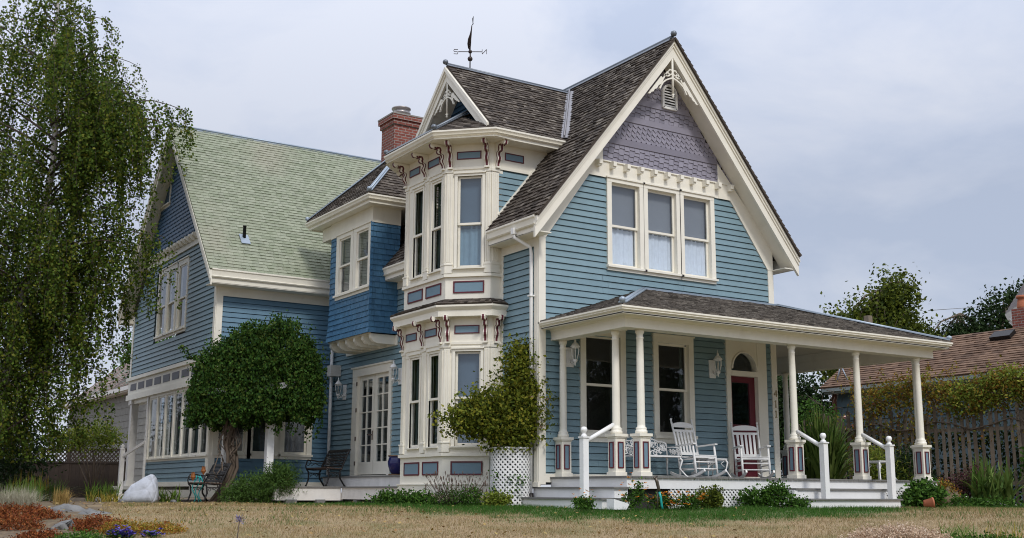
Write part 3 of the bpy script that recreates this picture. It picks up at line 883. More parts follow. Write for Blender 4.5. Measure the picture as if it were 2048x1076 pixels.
for i, (a, b) in enumerate(face_w):
    window(BF, a, b, HIZ[0], HIZ[1], HIZ[2], cw=.05, hw=.05, sw=.06, n=.02, rec=.0, back=[('curtain', DKCURT, .0, .3, 4.76, 6.7)])
    window(BF, a, b, LOZ[0], LOZ[1], LOZ[2], cw=.05, hw=.05, sw=.06, n=.02, rec=.0, back=[('curtain', DKCURT, .0, .3, 1.16, 3.05)])
# sunk panels: maroon frame round a blue field
def panel(F, u0, u1, z0, z1, t=.028, n=.0, par=None, name='panel'):
    mb = MB(); mb.fbox(F, u0 + t, u1 - t, z0 + t, z1 - t, n, n + .008)
    mb.mi = 1
    mb.fbox(F, u0, u1, z0, z0 + t, n, n + .018); mb.fbox(F, u0, u1, z1 - t, z1, n, n + .018)
    mb.fbox(F, u0, u0 + t, z0 + t, z1 - t, n, n + .018); mb.fbox(F, u1 - t, u1, z0 + t, z1 - t, n, n + .018)
    return mb.build(name, [PANEL, MAROON], par or H)
for z0, z1 in ((.60, .87), (4.24, 4.49)):
    panel(BF, .19, .86, z0, z1); panel(BF, 1.0, 1.66, z0, z1); panel(BC, .17, .82, z0, z1)
for z0, z1 in ((7.06, 7.23), (3.41, 3.58)):
    panel(BF, .15, .63, z0, z1, .02); panel(BF, 1.0, 1.5, z0, z1, .02); panel(BC, .21, .73, z0, z1, .02)
panel(CW, .05, .52, 7.06, 7.23, .02)
# scroll brackets
bp_ = [(0, 0), (.37, 0), (.385, -.04), (.37, -.085), (.33, -.10), (.30, -.085), (.285, -.055), (.25, -.055), (.215, -.085), (.20, -.12), (.215, -.15), (.205, -.185),
       (.17, -.20), (.135, -.195), (.105, -.215), (.095, -.255), (.115, -.295), (.135, -.335), (.125, -.375), (.095, -.405), (.075, -.44), (.07, -.50), (0, -.50)]
def bracket(F, uc, zt, k=1., kz=1., w=.085):
    mb = MB()
    pts = [(n * k, zt + z * kz) for n, z in bp_]
    mb.fprof(F, pts, uc - w / 2, uc + w / 2)
    mb.mi = 1
    ed = pts[1:-1]
    for a, b in zip(ed, ed[1:]):
        d = (b[0] - a[0], b[1] - a[1]); l = math.hypot(*d) or 1; nx, nz = -d[1] / l, d[0] / l
        mb.fprof(F, [a, b, (b[0] - nx * -.006, b[1] + nz * .006), (a[0] + nx * .006, a[1] + nz * .006)], uc - w * .27, uc + w * .27)
    for sg in (-1, 1):   # dark spine on each cheek, following the scroll
        for a, b in zip(ed[3:], ed[4:]):
            mb.fprof(F, [(a[0] * .82, a[1]), (b[0] * .82, b[1]), (b[0] * .62, b[1]), (a[0] * .62, a[1])], uc + sg * w / 2 - .003, uc + sg * w / 2 + .003)
    mb.mi = 0
    mb.fbox(F, uc - w * .62, uc + w * .62, zt - .50 * kz - .035, zt - .50 * kz, 0, .09)
    return mb.build('bracket', [TRIM, MAROON], H)
for zt, k, kz in ((7.385, 1., 1.), (3.755, .72, 1.02)):
    for F, us in ((BF, (.06, .95, 1.74)), (BC, (.08, .865)), (CW, (-.15,)), (BD, (.5,))):
        for u in us: bracket(F, u, zt, k, kz)
# skirt roof and cornice between the storeys
b2 = [(.02, 4.52), (-.27, 4.52), (-.94, 3.85), (-.94, 2.03), (-.27, 1.36), (.0, 1.36)]
mb = MB()
mb.sweep(b2, [(-.02, 3.98), (.27, 3.98), (.27, 3.93), (.245, 3.90), (.215, 3.87), (.205, 3.86), (.205, 3.74), (-.02, 3.74)])
mb.build('bay_cornice', TRIM, H)
mb = MB()
for a, b in zip(b2, b2[1:]):
    d = Vector((b[0] - a[0], b[1] - a[1], 0)); l = d.length; d.normalize(); nn = Vector((d.y, -d.x, 0))
    e0 = .11 if a != b2[0] else 0; e1 = .11 if b != b2[-1] else 0
    if e1 == 0: e1 = .0
    q = Vector((a[0], a[1], 3.985)) + nn * .28
    shingles(mb, q, d, -nn * .28 + Vector((0, 0, .14)), [(-e0, 0), (l + e1, 0), (l, .31), (0, .31)], .10, .06, .15, .018)
mb.build('bay_skirt_roof', SHAKE, H)

# ================================================================== box bay with blue shingles
XB = Fr(-.70, 8.36, 0, -1); XR = Fr(-.70, 6.0, 1, 0); XL = Fr(0, 8.36, -1, 0)
bw = [(.49, 1.17), (1.51, 2.17)]   # u = 8.36 - y
mb = MB()
def shing_wall(mb, F, u0, u1, z0, z1, holes=(), ex=.135, fl=0.):
    z = z0
    while z < z1 - .02:
        b = min(z + ex, z1); u = u0
        while u < u1 - .01:
            w = random.uniform(.09, .2); v = min(u + w, u1)
            if not any(h[0] < (u + v) / 2 < h[1] and h[2] < (z + b) / 2 < h[3] for h in holes):
                k0 = max(0, (z0 + .75 - z) / .75) ** 2 * fl; k1 = max(0, (z0 + .75 - b) / .75) ** 2 * fl
                t = .018 + random.uniform(0, .008)
                mb.add([F.p(u, z, k0 + t), F.p(v - .004, z, k0 + t), F.p(v - .004, b, k1 + .004), F.p(u, b, k1 + .004), F.p(u, z, k0 - .01), F.p(v - .004, z, k0 - .01), F.p(v - .004, b, k1), F.p(u, b, k1)],
                       [(0, 1, 2, 3), (4, 5, 1, 0), (5, 6, 2, 1), (7, 4, 0, 3)])
            u = v
        z += ex
hx = [(a - .16, b + .16, 4.98, 6.6) for a, b in bw]
shing_wall(mb, XB, -.04, 2.40, 3.92, 6.58, [(.33, 2.27, 4.98, 6.6)], fl=.06)
shing_wall(mb, XR, -.06, .72, 3.92, 6.58, fl=.06)
shing_wall(mb, XL, -.02, .72, 3.92, 6.58)
mb.fbox(XB, 0, .33, 3.92, 6.6, -.05, 0); mb.fbox(XB, 2.25, 2.36, 3.92, 6.6, -.05, 0); mb.fbox(XB, .3, 2.3, 3.92, 5.0, -.05, 0); mb.fbox(XR, 0, .7, 3.92, 6.6, -.05, 0); mb.fbox(XL, 0, .7, 3.92, 6.6, -.05, 0)
mb.build('oriel_shingles', ROYAL, H)
mb = MB()
mb.sweep([(.02, 8.36), (-.70, 8.36), (-.70, 6.0), (.02, 6.0)], box_band(6.56, 6.97, -.06, .03))
mb.sweep([(.4, 9.27), (-.99, 9.27), (-.99, 5.63), (1.4, 5.63)], gut(7.13, .20))
mb.add([(-.99, 9.27, 6.95), (-.99, 5.63, 6.95), (1.4, 5.63, 6.95), (1.4, 9.27, 6.95)], [(0, 1, 2, 3)])
mb.box(-.70, .4, 8.3, 9.0, 6.6, 6.94)
mb.build('oriel_cornice', TRIM, H)
mb = MB(); mb.fbox(SD, -8.75, -5.9, 3.66, 3.90, 0, .05); mb.build('oriel_ledger', TRIM, H)
mb = MB()
for yy in (8.30, 7.84, 7.38, 6.92, 6.46, 6.05):
    mb.ring2([(0, yy - .05, 3.68), (0, yy - .05, 3.92), (-.68, yy - .05, 3.92), (-.68, yy - .05, 3.80), (-.60, yy - .05, 3.71), (-.50, yy - .05, 3.68)][::1],
             [(0, yy + .05, 3.68), (0, yy + .05, 3.92), (-.68, yy + .05, 3.92), (-.68, yy + .05, 3.80), (-.60, yy + .05, 3.71), (-.50, yy + .05, 3.68)])
mb.box(-.72, 0, 6.0, 8.36, 3.90, 3.93)
mb.build('oriel_joists', TRIM, H)
for i, (a, b) in enumerate(bw):
    window(XB, a, b, 5.05, 6.47, 5.77, cw=.16, hw=.10, sw=.12, n=.03, rec=.0, back=[('blind', mat('slatted_blind', (.15, .15, .14), .7, .5, 2, stretch=(1, 1, 14)), 0, 1, 5.1, 6.47)], left=True, right=True)
mb = MB()
rs2 = math.sqrt(2)
shingles(mb, (-1.03, 9.32, 7.15), (0, -1, 0), (1, 0, 1), [(0, 0), (3.74, 0), (1.87, 1.87 * rs2)], .125, .07, .18, .024)
shingles(mb, (-1.03, 5.58, 7.15), (1, 0, 0), (0, 1, 1), [(0, 0), (3.74, 0), (1.87, 1.87 * rs2)], .125, .07, .18, .024)
shingles(mb, (2.71, 9.32, 7.15), (-1, 0, 0), (0, -1, 1), [(0, 0), (3.74, 0), (1.87, 1.87 * rs2)], .125, .07, .18, .024)
mb.build('roof', SHAKE, H)
mb = MB()
flash(mb, (-1.02, 5.6, 7.20), (.75, 7.37, 8.98), (-.5, -.5, .7), .13)
flash(mb, (-1.02, 9.3, 7.20), (.75, 7.53, 8.98), (-.5, .5, .7), .10)
mb.build('hip_flashing', FLASH, H)

# ================================================================== french doors
mb = MB()
mb.fbox(SD, -8.29, -8.02, .60, 3.10, -.12, .05); mb.fbox(SD, -6.28, -6.13, .60, 3.10, -.12, .05)
mb.fbox(SD, -8.29, -6.13, 3.08, 3.28, -.12, .055); mb.fbox(SD, -8.33, -6.09, 3.28, 3.32, 0, .09); mb.fbox(SD, -8.02, -6.28, .60, .66, -.12, .04)
fd = mb.build('french_door_casing', TRIM, H)
for a, b in ((-8.02, -7.16), (-7.14, -6.28)):
    mb = MB()
    gl = (a + .13, b - .13, .98, 2.98)
    rectwall(mb, SD, a, b, .68, 3.08, [gl], -.07, -.02)
    mu = (gl[0] + gl[1]) / 2
    mb.fbox(SD, mu - .013, mu + .013, gl[2], gl[3], -.06, -.015)
    for i in range(1, 5):
        zz = gl[2] + (gl[3] - gl[2]) * i / 5
        mb.fbox(SD, gl[0], gl[1], zz - .013, zz + .013, -.058, -.017)
    d_ = mb.build('french_door', TRIM, H)
    mb = MB(); mb.fbox(SD, gl[0], gl[1], gl[2], gl[3], -.05, -.045); mb.build('pane', GLASSD, d_)
    if a < -8:
        mb = MB(); mb.tube([SD.p(-7.22, 1.62, -.02), SD.p(-7.22, 1.62, .05), SD.p(-7.34, 1.63, .055)], .016, 8); mb.fbox(SD, -7.245, -7.195, 1.5, 1.72, -.02, -.012); mb.build('handle', BRONZE, d_)
        mb = MB()
        for zz in (.9, 1.5, 2.2, 2.85): mb.fbox(SD, -8.06, -8.0, zz, zz + .1, .05, .058)
        mb.build('hinge', BRONZE, d_)
mb = MB(); mb.fbox(SD, -8.0, -6.3, .7, 3.0, -.42, -.40); mb.build('door_curtain', DKCURT, fd)

# ================================================================== chimney
mb = MB()
mb.box(.79, 1.54, 8.0, 8.75, 6.6, 9.83); mb.box(.75, 1.58, 7.96, 8.79, 9.83, 9.96); mb.box(.71, 1.62, 7.92, 8.83, 9.96, 10.09)
chm = mb.build('chimney', BRICK, H)
mb = MB(); mb.box(.70, 1.63, 7.91, 8.84, 10.09, 10.13); mb.build('chimney_cap', CONC, chm)
mb = MB(); mb.lathe([(.17, 0), (.17, .10), (.25, .12), (.26, .16), (.19, .17), (.19, .24), (.26, .26), (.26, .29), (.2, .30)], (1.165, 8.375, 10.13), 20); mb.build('flue', mat('steel_flue', (.4, .37, .36), .35, .15, 5, metal=.7), chm)

# ================================================================== rear wing
RS = 1.098; RZ = 5.62
mb = MB()
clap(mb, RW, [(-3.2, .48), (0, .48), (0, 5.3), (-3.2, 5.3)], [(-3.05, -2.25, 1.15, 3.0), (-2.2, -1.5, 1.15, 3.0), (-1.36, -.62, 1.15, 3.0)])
mb.build('wall', BLUE_SHADED, H)
hg = [(-15.1, -12.05, 4.5, 6.4), (-15.1, -9.75, 1.1, 3.0)]
mb = MB()
clap(mb, RG, [(-17.4, .48), (-9.6, .48), (-9.6, 5.4), (-10.9, 6.75), (-16.1, 6.75), (-17.4, 5.4)], hg + [(-17.4, -15.2, .3, 3.0)])
mb.build('wall', BLUE, H)
mb = MB()
for r_ in range(28):   # fish-scale shingles in the wing's gable
    zz = 7.02 + r_ * .115; h0 = (10.15 - zz) / RS
    if h0 < .08: break
    u = -13.5 - h0 - .07 + (r_ % 2) * .07
    while u < -13.5 + h0:
        m_ = u + .07
        if abs(m_ + 13.5) < h0 and not (-15.1 < m_ < -14.25 and 8.36 < zz < 9.5):
            pts = [(u + .004, zz + .05), (m_ - .04, zz + .012), (m_, zz), (m_ + .04, zz + .012), (u + .136, zz + .05), (u + .136, zz + .14), (u + .004, zz + .14)]
            mb.ring2([RG.p(p, q, .002) for p, q in pts], [RG.p(p, q, .032 - .2 * (q - zz)) for p, q in pts])
        u += .14
mb.add([RG.p(-13.5 - 2.95, 6.95), RG.p(-13.5 + 2.95, 6.95), RG.p(-13.5, 10.15)], [(0, 1, 2)])
mb.build('gable_shingles', NAVY, H)
mb = MB()
mb.fbox(RG, -16.2, -10.8, 6.70, 6.84, 0, .05); mb.fbox(RG, -16.0, -11.0, 6.98, 7.04, 0, .10)
mb.build('belt', TRIM, H)
mb = MB()
mb.ring2([(0, -.06, 0), (0, -.06, .15), (-.2, -.06, .15), (-.2, -.06, .08), (-.12, -.06, 0)], [(0, .06, 0), (0, .06, .15), (-.2, .06, .15), (-.2, .06, .08), (-.12, .06, 0)])
c0 = mb.build('corbel', TRIM, H, (-3.2, 11.35, 6.84))
for i in range(1, 14):
    o = c0.copy(); o.location = (-3.2, 11.35 + i * .33, 6.84); COL.objects.link(o)
for nm, args in (('corner_board', [(RW, -3.22, -3.06, .42, 5.3, 0, .035), (RG, -9.75, -9.6, .42, 5.3, 0, .035)]), ('corner_board', [(RG, -17.42, -17.28, 3.5, 5.5, 0, .035)]),
                 ('frieze_board', [(RW, -3.06, 0, 5.06, 5.3, 0, .03)]), ('water_table', [(RW, -3.06, 0, .40, .50, 0, .04)]), ('water_table', [(RG, -15.2, -9.6, .38, .50, 0, .04)])):
    mb = MB()
    for q in args: mb.fbox(*q)
    mb.build(nm, TRIM, H)
mb = MB()
for d0, d1, nn in ((0, .1, .05), (.1, .2, .03), (.2, .36, .0)):
    for sg in (1, -1):
        a, b = -13.5 - sg * 4.42, -13.5
        za = 10.44 - 4.42 * RS
        q = [(a, za - d1), (b, 10.44 - d1), (b, 10.44 - d0), (a, za - d0)]
        mb.fprism(RG, q if sg > 0 else q[::-1], .33, .36 + nn)
mb.build('barge_board', TRIM, H)
mb = MB()
for sg in (1, -1):
    a = -13.5 - sg * 4.35; za, zb = 10.44 - 4.35 * RS - .28, 10.16
    mb.add([RG.p(a, za, .34), RG.p(-13.5, zb, .34), RG.p(-13.5, zb, 0), RG.p(a, za, 0), RG.p(a, za + .05, .34), RG.p(-13.5, zb + .05, .34), RG.p(-13.5, zb + .05, 0), RG.p(a, za + .05, 0)],
           [(0, 1, 2, 3), (4, 5, 6, 7), (0, 1, 5, 4), (1, 2, 6, 5), (2, 3, 7, 6), (3, 0, 4, 7)])
mb.build('soffit', TRIM, H); mb = MB(); mb.box(-3.5, 1, 9.12, 9.6, 5.28, 5.30); mb.build('soffit', TRIM, H); mb = MB(); mb.box(-3.5, 1, 17.4, 17.86, 5.28, 5.30)
mb.box(-3.53, -3.2, 17.42, 17.88, 5.27, 5.42)
mb.build('soffit', TRIM, H)
for pth in ([(-3.54, 9.12), (.3, 9.12)], [(.3, 17.88), (-3.54, 17.88)]):
    mb = MB(); mb.sweep(pth, gut(5.64, .35)); mb.build('gutter', TRIM, H)
mb = MB()
rl2 = math.hypot(4.45, 4.45 * RS); cb_, sb_ = 4.45 / rl2, 4.45 * RS / rl2
shingles(mb, (-3.60, 9.06, RZ), (1, 0, 0), (0, cb_, sb_), [(0, 0), (7.6, 0), (7.6, rl2), (0, rl2)], .128, .1, .26, .02, .004)
mb.build('roof', GREENROOF, H)
mb = MB()
mb.add([(-3.6, 17.96, RZ), (-3.6, 13.51, RZ + 4.45 * RS), (4, 13.51, RZ + 4.45 * RS), (4, 17.96, RZ)], [(0, 1, 2, 3)])
mb.build('roof', GREENROOF, H)
mb = MB(); mb.tube([(-3.62, 13.51, 10.53), (4, 13.51, 10.53)], .035, 6); mb.bar((-3.6, 13.47, 10.47), (4, 13.47, 10.47), .08, .012, up=(0, -.7, .7)); mb.build('ridge_flashing', FLASH, H)
mb = MB(); mb.lathe([(.045, 0), (.045, .38), (.05, .38), (.05, .40)], (-2.45, 10.0, 6.62), 10); mb.build('vent_pipe', BLACK, H)
mb = MB(); mb.bar((-2.45, 9.82, 6.515), (-2.45, 10.08, 6.80), .24, .02, up=(0, -.74, .67)); mb.build('vent_flashing', FLASH, H)
# windows of the wing
glz = (4.58, 6.34, 5.42)
for a, b in ((-14.80, -14.10), (-13.90, -13.22), (-12.90, -12.20)):
    window(RG, a, b, glz[0], glz[1], glz[2], cw=.1, hw=.14, sw=.12, n=.025, rec=-.005, back=[('curtain', DKCURT, 0, 1, 4.58, 5.4)])
window(RG, -14.98, -14.36, 8.45, 9.48, 9.0, cw=.09, hw=.1, sw=.1, n=.03, rec=-.005)
ckd = ('curtain', mat('sheer_grey_curtain', (.17, .17, .18), .85, .3, 6), .05, .95, 1.2, 3.0)
for a, b, bk in ((-3.0, -2.30, ()), (-2.13, -1.55, [('curtain', DKCURT, 0, .45, 1.2, 3.)]), (-1.30, -.68, [ckd])):
    window(RW, a, b, 1.18, 3.0, None, cw=.13, hw=.14, sw=.12, glass=GLASSD, back=bk)
for i in range(7):
    a = -15.02 + i * .775
    window(RG, a + .055, a + .775 - .055, 1.14, 2.84, None, cw=.055, hw=.06, sw=.09, glass=GLASSD, n=.025, rec=-.005, back=[('curtain', DKCURT, 0, .35, 1.2, 2.84)])
mb = MB()
mb.fbox(RG, -17.45, -9.58, 2.92, 3.08, 0, .09); mb.fbox(RG, -17.45, -9.58, 3.08, 3.50, 0, .04); mb.fbox(RG, -17.48, -9.56, 3.50, 3.60, 0, .11)
mb.fbox(RG, -17.45, -15.2, 2.8, 3.5, -.3, 0.)
mb.build('sunroom_frieze', TRIM, H)
mb = MB()
for i in range(9):
    a = -17.15 + i * .848
    if a + .63 > -9.7: break
    mb.fbox(RG, a, a + .62, 3.20, 3.40, .04, .05)
mb.build('sunroom_panels', mat('grey_violet_panel_paint', (.075, .075, .09), .5, .1, 4), H)
# recessed side entry at the far end of the sunroom
mb = MB()
mb.box(-3.25, -3.05, 16.85, 17.05, .35, 2.95); mb.box(-3.28, -3.02, 16.82, 17.08, 2.80, 2.95); mb.box(-3.28, -3.02, 16.82, 17.08, .35, .55)
mb.build('entry_post', GREYW, H); mb = MB(); mb.box(-3.25, -3.0, 15.1, 15.22, .5, 2.95)
mb.build('entry_post', GREYW, H)
mb = MB()
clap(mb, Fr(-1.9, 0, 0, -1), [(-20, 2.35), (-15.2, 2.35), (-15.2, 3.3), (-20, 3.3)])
mb.build('wall', BLUE_SHADED, H)
mb = MB(); rectwall(mb, Fr(-1.9, 0, 0, -1), -20, -15.2, .4, 2.35, [], -.05, 0); mb.box(-3.4, -1.9, 15.2, 18, .30, .40)
mb.build('entry_wall', TRIM, H)
mb = MB()
mb.box(-3.75, -3.63, 15.75, 15.87, .0, 1.42); mb.lathe([(.07, 0), (.07, .03), (.03, .05), (.06, .11), (.001, .16)], (-3.69, 15.81, 1.42), 10)
mb.bar((-3.69, 15.81, 1.22), (-3.3, 14.9, 1.62), .06, .07); mb.box(-3.33, -3.27, 14.87, 14.93, .4, 1.62)
mb.box(-4.1, -3.25, 15.0, 15.8, .0, .18)
mb.build('entry_railing', GREYW, H)
# downspouts
mb = MB()
mb.tube([(-.40, .28, 5.24), (-.40, .28, 5.16), (-.10, .16, 4.98), (-.085, .15, 4.85), (-.085, .15, .25)], .034, 10)
mb.bar((-.40, .28, 5.22), (-.40, .28, 5.34), .10, .1)
for zz in (4.0, 2.6, 1.2): mb.box(-.14, -.03, .10, .20, zz, zz + .03)
mb.build('downspout', WHITE, H)
mb = MB(); mb.tube([(-.085, .15, .26), (-.085, .15, 0)], .05, 10); mb.build('drain_pipe', BLACK, H)
mb = MB()
mb.tube([(-.12, 9.46, 3.9), (-.12, 9.46, .68)], .042, 10)
mb.build('downspout', WHITE, H)
mb = MB(); mb.box(-.30, -.02, 9.08, 9.34, 3.18, 3.46); mb.build('meter_box', mat('white_steel_box', (.62, .6, .56), .5, .1, 4), H)
# ================================================================== porch
EZ, AZ_, DD = 3.48, 4.37, 2.58      # eave height, height at the wall, depth
sl = (AZ_ - EZ) / DD
mb = MB()
hyp = math.hypot(DD, AZ_ - EZ)
shingles(mb, (.0, .02, EZ + .01), (0, -1, 0), (DD, 0, AZ_ - EZ), [(0, 0), (2.60, 0), (.02, hyp)], .13, .07, .2, .022, .012)
shingles(mb, (.0, -2.58, EZ + .01), (1, 0, 0), (0, DD, AZ_ - EZ), [(0, 0), (8.95, 0), (8.95 - 2.58, hyp), (2.58, hyp)], .11, .06, .16, .024, .016, curl=.008)
shingles(mb, (8.95, -2.58, EZ + .01), (0, 1, 0), (-DD, 0, AZ_ - EZ), [(0, 0), (9.5, 0), (9.5, hyp), (2.58, hyp)], .13, .07, .2, .022, .012)
mb.build('porch_roof', SHAKE2, H)
mb = MB()
flash(mb, (.02, -2.56, EZ + .05), (2.58, -.02, AZ_ + .03), (-.3, -.3, .9), .15, .02)
flash(mb, (8.93, -2.56, EZ + .05), (6.37, -.02, AZ_ + .03), (.3, -.3, .9), .15, .02)
mb.bar((2.6, -.03, AZ_ + .03), (6.37, -.03, AZ_ + .03), .05, .04)
mb.build('hip_flashing', FLASH, H)
pe = [(.03, .0), (.03, -2.55), (8.92, -2.55), (8.92, 7)]
mb = MB()
mb.sweep(pe, [(-.05, EZ), (.06, EZ), (.06, EZ - .03), (.035, EZ - .055), (.045, EZ - .065), (.02, EZ - .085), (.0, EZ - .09), (.0, EZ - .135), (-.05, EZ - .135)])
mb.sweep(pe, [(-.30, EZ - .13), (-.0, EZ - .13), (-.0, EZ - .11), (-.30, EZ - .11)])
mb.build('gutter', TRIM, H)
bmp = [(.27, .0), (.27, -2.31), (8.68, -2.31), (8.68, 7)]
mb = MB()
mb.sweep(bmp, [(-.28, 3.15), (0, 3.15), (0, 3.36), (-.28, 3.36)])
mb.sweep(bmp, [(-.28, 3.362), (-.2, 3.362), (-.2, 3.55), (-.28, 3.55)])
mb.sweep(bmp, [(-.0, 3.31), (.03, 3.33), (.05, 3.36), (0, 3.36)])
mb.build('porch_beam', TRIM, H)
mb = MB(); mb.box(.3, 8.5, -2.12, -.03, 3.535, 3.55); mb.box(6.31, 8.5, -.03, 7, 3.535, 3.55); mb.build('porch_ceiling', mat('beige_ceiling_boards', (.55, .51, .42), .6, .05, 4, stretch=(1, 9, 1)), H)
mb = MB()
for a, b in zip(range(0, 60), range(1, 61)):     # boards run out from the wall, ends make the nosing
    x0 = .23 + 8.36 * a / 60; x1 = .23 + 8.36 * b / 60 - .006
    mb.box(x0, x1, -2.34, 0. if x1 < 6.27 else 7, .53, .56)
mb.build('porch_deck', DECK, H)
mb = MB()
mb.sweep([(.27, .0), (.27, -2.30), (8.55, -2.30), (8.55, 7)], box_band(.345, .528, -.05, 0))
mb.build('deck_fascia', WHITE, H)
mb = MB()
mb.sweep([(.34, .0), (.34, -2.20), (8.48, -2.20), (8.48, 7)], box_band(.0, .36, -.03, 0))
mb.build('lattice_backing', DARK, H)  # near-black sheet that keeps the lattice holes dark
mb = MB()
PF = Fr(0, -2.27, 1, 0); PE = Fr(8.53, 0, 0, 1)
lattice(mb, PF.p, 1.2, 3.98, .05, .345, .062, .030, 0, .008)
lattice(mb, PF.p, 6.6, 8.53, .05, .345, .062, .030, 0, .008)
lattice(mb, PE.p, -2.25, .5, .05, .345, .062, .030, 0, .008)
mb.fbox(PF, 1.2, 8.53, 0, .05, 0, .02); mb.fbox(PF, 2.32, 2.40, 0, .345, .017, .022)
mb.build('lattice', WHITE, H)
# steps
for q in ((-.02, .27, -2.32, .16, .18, .342), (-.33, .27, -2.38, .20, 0, .155), (4.065, 6.56, -2.60, -2.302, .18, .345), (4.08, 6.58, -2.92, -2.61, 0, .155), (3.98, 4.06, -2.62, -2.302, 0, .34)):
    mb = MB(); mb.box(*q); mb.build('step_riser', WHITE, H)
for q in ((-.06, .268, -2.36, .19, .342, .372), (-.37, .268, -2.42, .23, .155, .185), (4.0, 6.60, -2.64, -2.302, .345, .375), (4.04, 6.62, -2.96, -2.302, .155, .185)):
    mb = MB(); mb.box(*q); mb.build('step_tread', DECK, H)
# columns on panelled pedestals
def column(x, y):
    mb = MB()
    mb.lathe([(0.1062, 1.30), (0.1105, 1.33), (0.1062, 1.355), (0.0918, 1.36), (0.0978, 1.385), (0.0935, 1.405), (0.0748, 1.415), (0.0706, 1.46), (0.0697, 2.0), (0.0663, 2.6), (0.0612, 2.98), (0.0680, 2.99), (0.0680, 3.01), (0.0595, 3.02), (0.0595, 3.06), (0.0723, 3.085), (0.0808, 3.10), (0.0808, 3.15)], (x, y, 0), 24)
    c = mb.build('porch_column', TRIM, H)
    mb = MB(); a = .108
    mb.box(x - a, x + a, y - a, y + a, .56, 1.25); mb.box(x - a - .02, x + a + .02, y - a - .02, y + a + .02, .56, .63)
    mb.box(x - a - .035, x + a + .035, y - a - .035, y + a + .035, 1.25, 1.30); mb.box(x - a - .015, x + a + .015, y - a - .015, y + a + .015, 1.225, 1.25)
    mb.build('pedestal', TRIM, c)
    for F in (Fr(x, y - a, 1, 0), Fr(x - a, y, 0, -1), Fr(x + a, y, 0, 1), Fr(x, y + a, -1, 0)):
        panel(F, -.062, .062, .70, 1.16, .019, .0, c)
    return c
for x, y in ((.46, -.14), (.46, -1.78), (.735, -2.14), (4.56, -2.14), (6.42, -2.14), (8.33, -2.14), (8.58, -1.90), (8.40, 1.75), (8.40, 5.2)): column(x, y)
# newel posts with ball finials and round rails
def newel(x, y, a, b):
    mb = MB()
    mb.box(x - .058, x + .058, y - .058, y + .058, .185, 1.21); mb.box(x - .075, x + .075, y - .075, y + .075, 1.21, 1.235)
    mb.lathe([(.06, 0), (.05, .025), (.028, .05), (.035, .065), (.055, .09), (.06, .12), (.05, .15), (.03, .168), (.002, .172)], (x, y, 1.235), 16)
    nw = mb.build('newel_post', WHITE, H)
    mb = MB(); mb.tube([a, b], .04, 12); mb.build('handrail', WHITE, nw)
newel(4.56, -2.85, (4.56, -2.85, 1.13), (4.56, -2.2, 1.46))
newel(6.43, -2.85, (6.43, -2.85, 1.13), (6.42, -2.2, 1.46))
newel(-.24, -1.76, (-.24, -1.76, 1.13), (.40, -1.77, 1.46))

# ================================================================== wall lanterns
WAX = mat('frosted_bulb', (.45, .43, .38), .3, .05, 3)
def lantern(F, u, z, label, board=True):
    p = F.p(u, z, 0)
    root = empty('wall_lantern', p, 0, label, 'wall lantern', 'white coach lanterns on the house walls')
    root.scale = (.86, .86, .86)
    G = Fr(0, 0, *F.u)
    mb = MB(); mb.fbox(G, -.10, .10, -.30, .14, .015, .045); mb.fbox(G, -.06, .06, -.2, .05, .045, .06)
    mb.build('back_plate', WHITE, root)
    cx = G.p(0, 0, .24)
    mb = MB()
    mb.tube([G.p(0, -.12, .05), G.p(0, -.22, .12), G.p(0, -.25, .19), G.p(0, -.20, .24), G.p(0, -.13, .24)], .014, 8)
    mb.tube([G.p(0, -.20, .06), G.p(0, -.16, .13), G.p(0, -.22, .17)], .01, 6)
    mb.lathe([(.003, -.29), (.018, -.27), (.012, -.25), (.022, -.22), (.05, -.19), (.06, -.165), (.045, -.15)], cx, 14)
    mb.build('bracket', WHITE, root)
    mb = MB()
    prof = [(.045, -.15), (.07, -.08), (.088, 0), (.094, .07), (.088, .12)]
    for k in range(6):
        t = k * math.pi / 3
        mb.tube([(cx[0] + r_ * math.cos(t), cx[1] + r_ * math.sin(t), cx[2] + h_) for r_, h_ in prof], .0065, 6)
    mb.lathe([(.047, -.155), (.055, -.15), (.047, -.14)], cx, 14); mb.lathe([(.088, .105), (.098, .115), (.098, .13), (.088, .135)], cx, 14)
    mb.build('cage', WHITE, root)
    mb = MB(); mb.lathe([(.10, .13), (.115, .14), (.09, .17), (.06, .215), (.035, .235), (.022, .25), (.03, .265), (.022, .285), (.012, .30), (.002, .38)], cx, 16); mb.build('cap', WHITE, root)
    mb = MB(); mb.lathe([(.009, -.14), (.011, -.02), (.016, 0), (.018, .04), (.003, .06)], cx, 10); mb.build('bulb', WAX, root)
    return root
lantern(FR, .70, 2.92, 'white coach lantern between the first porch column and the large porch window')
lantern(FR, 4.40, 2.92, 'white coach lantern left of the arched red front door')
lantern(SD, -8.80, 2.82, 'white coach lantern left of the glazed double doors, near the downspout')
lantern(SD, -5.72, 2.98, 'white coach lantern right of the glazed double doors, beside the bay')

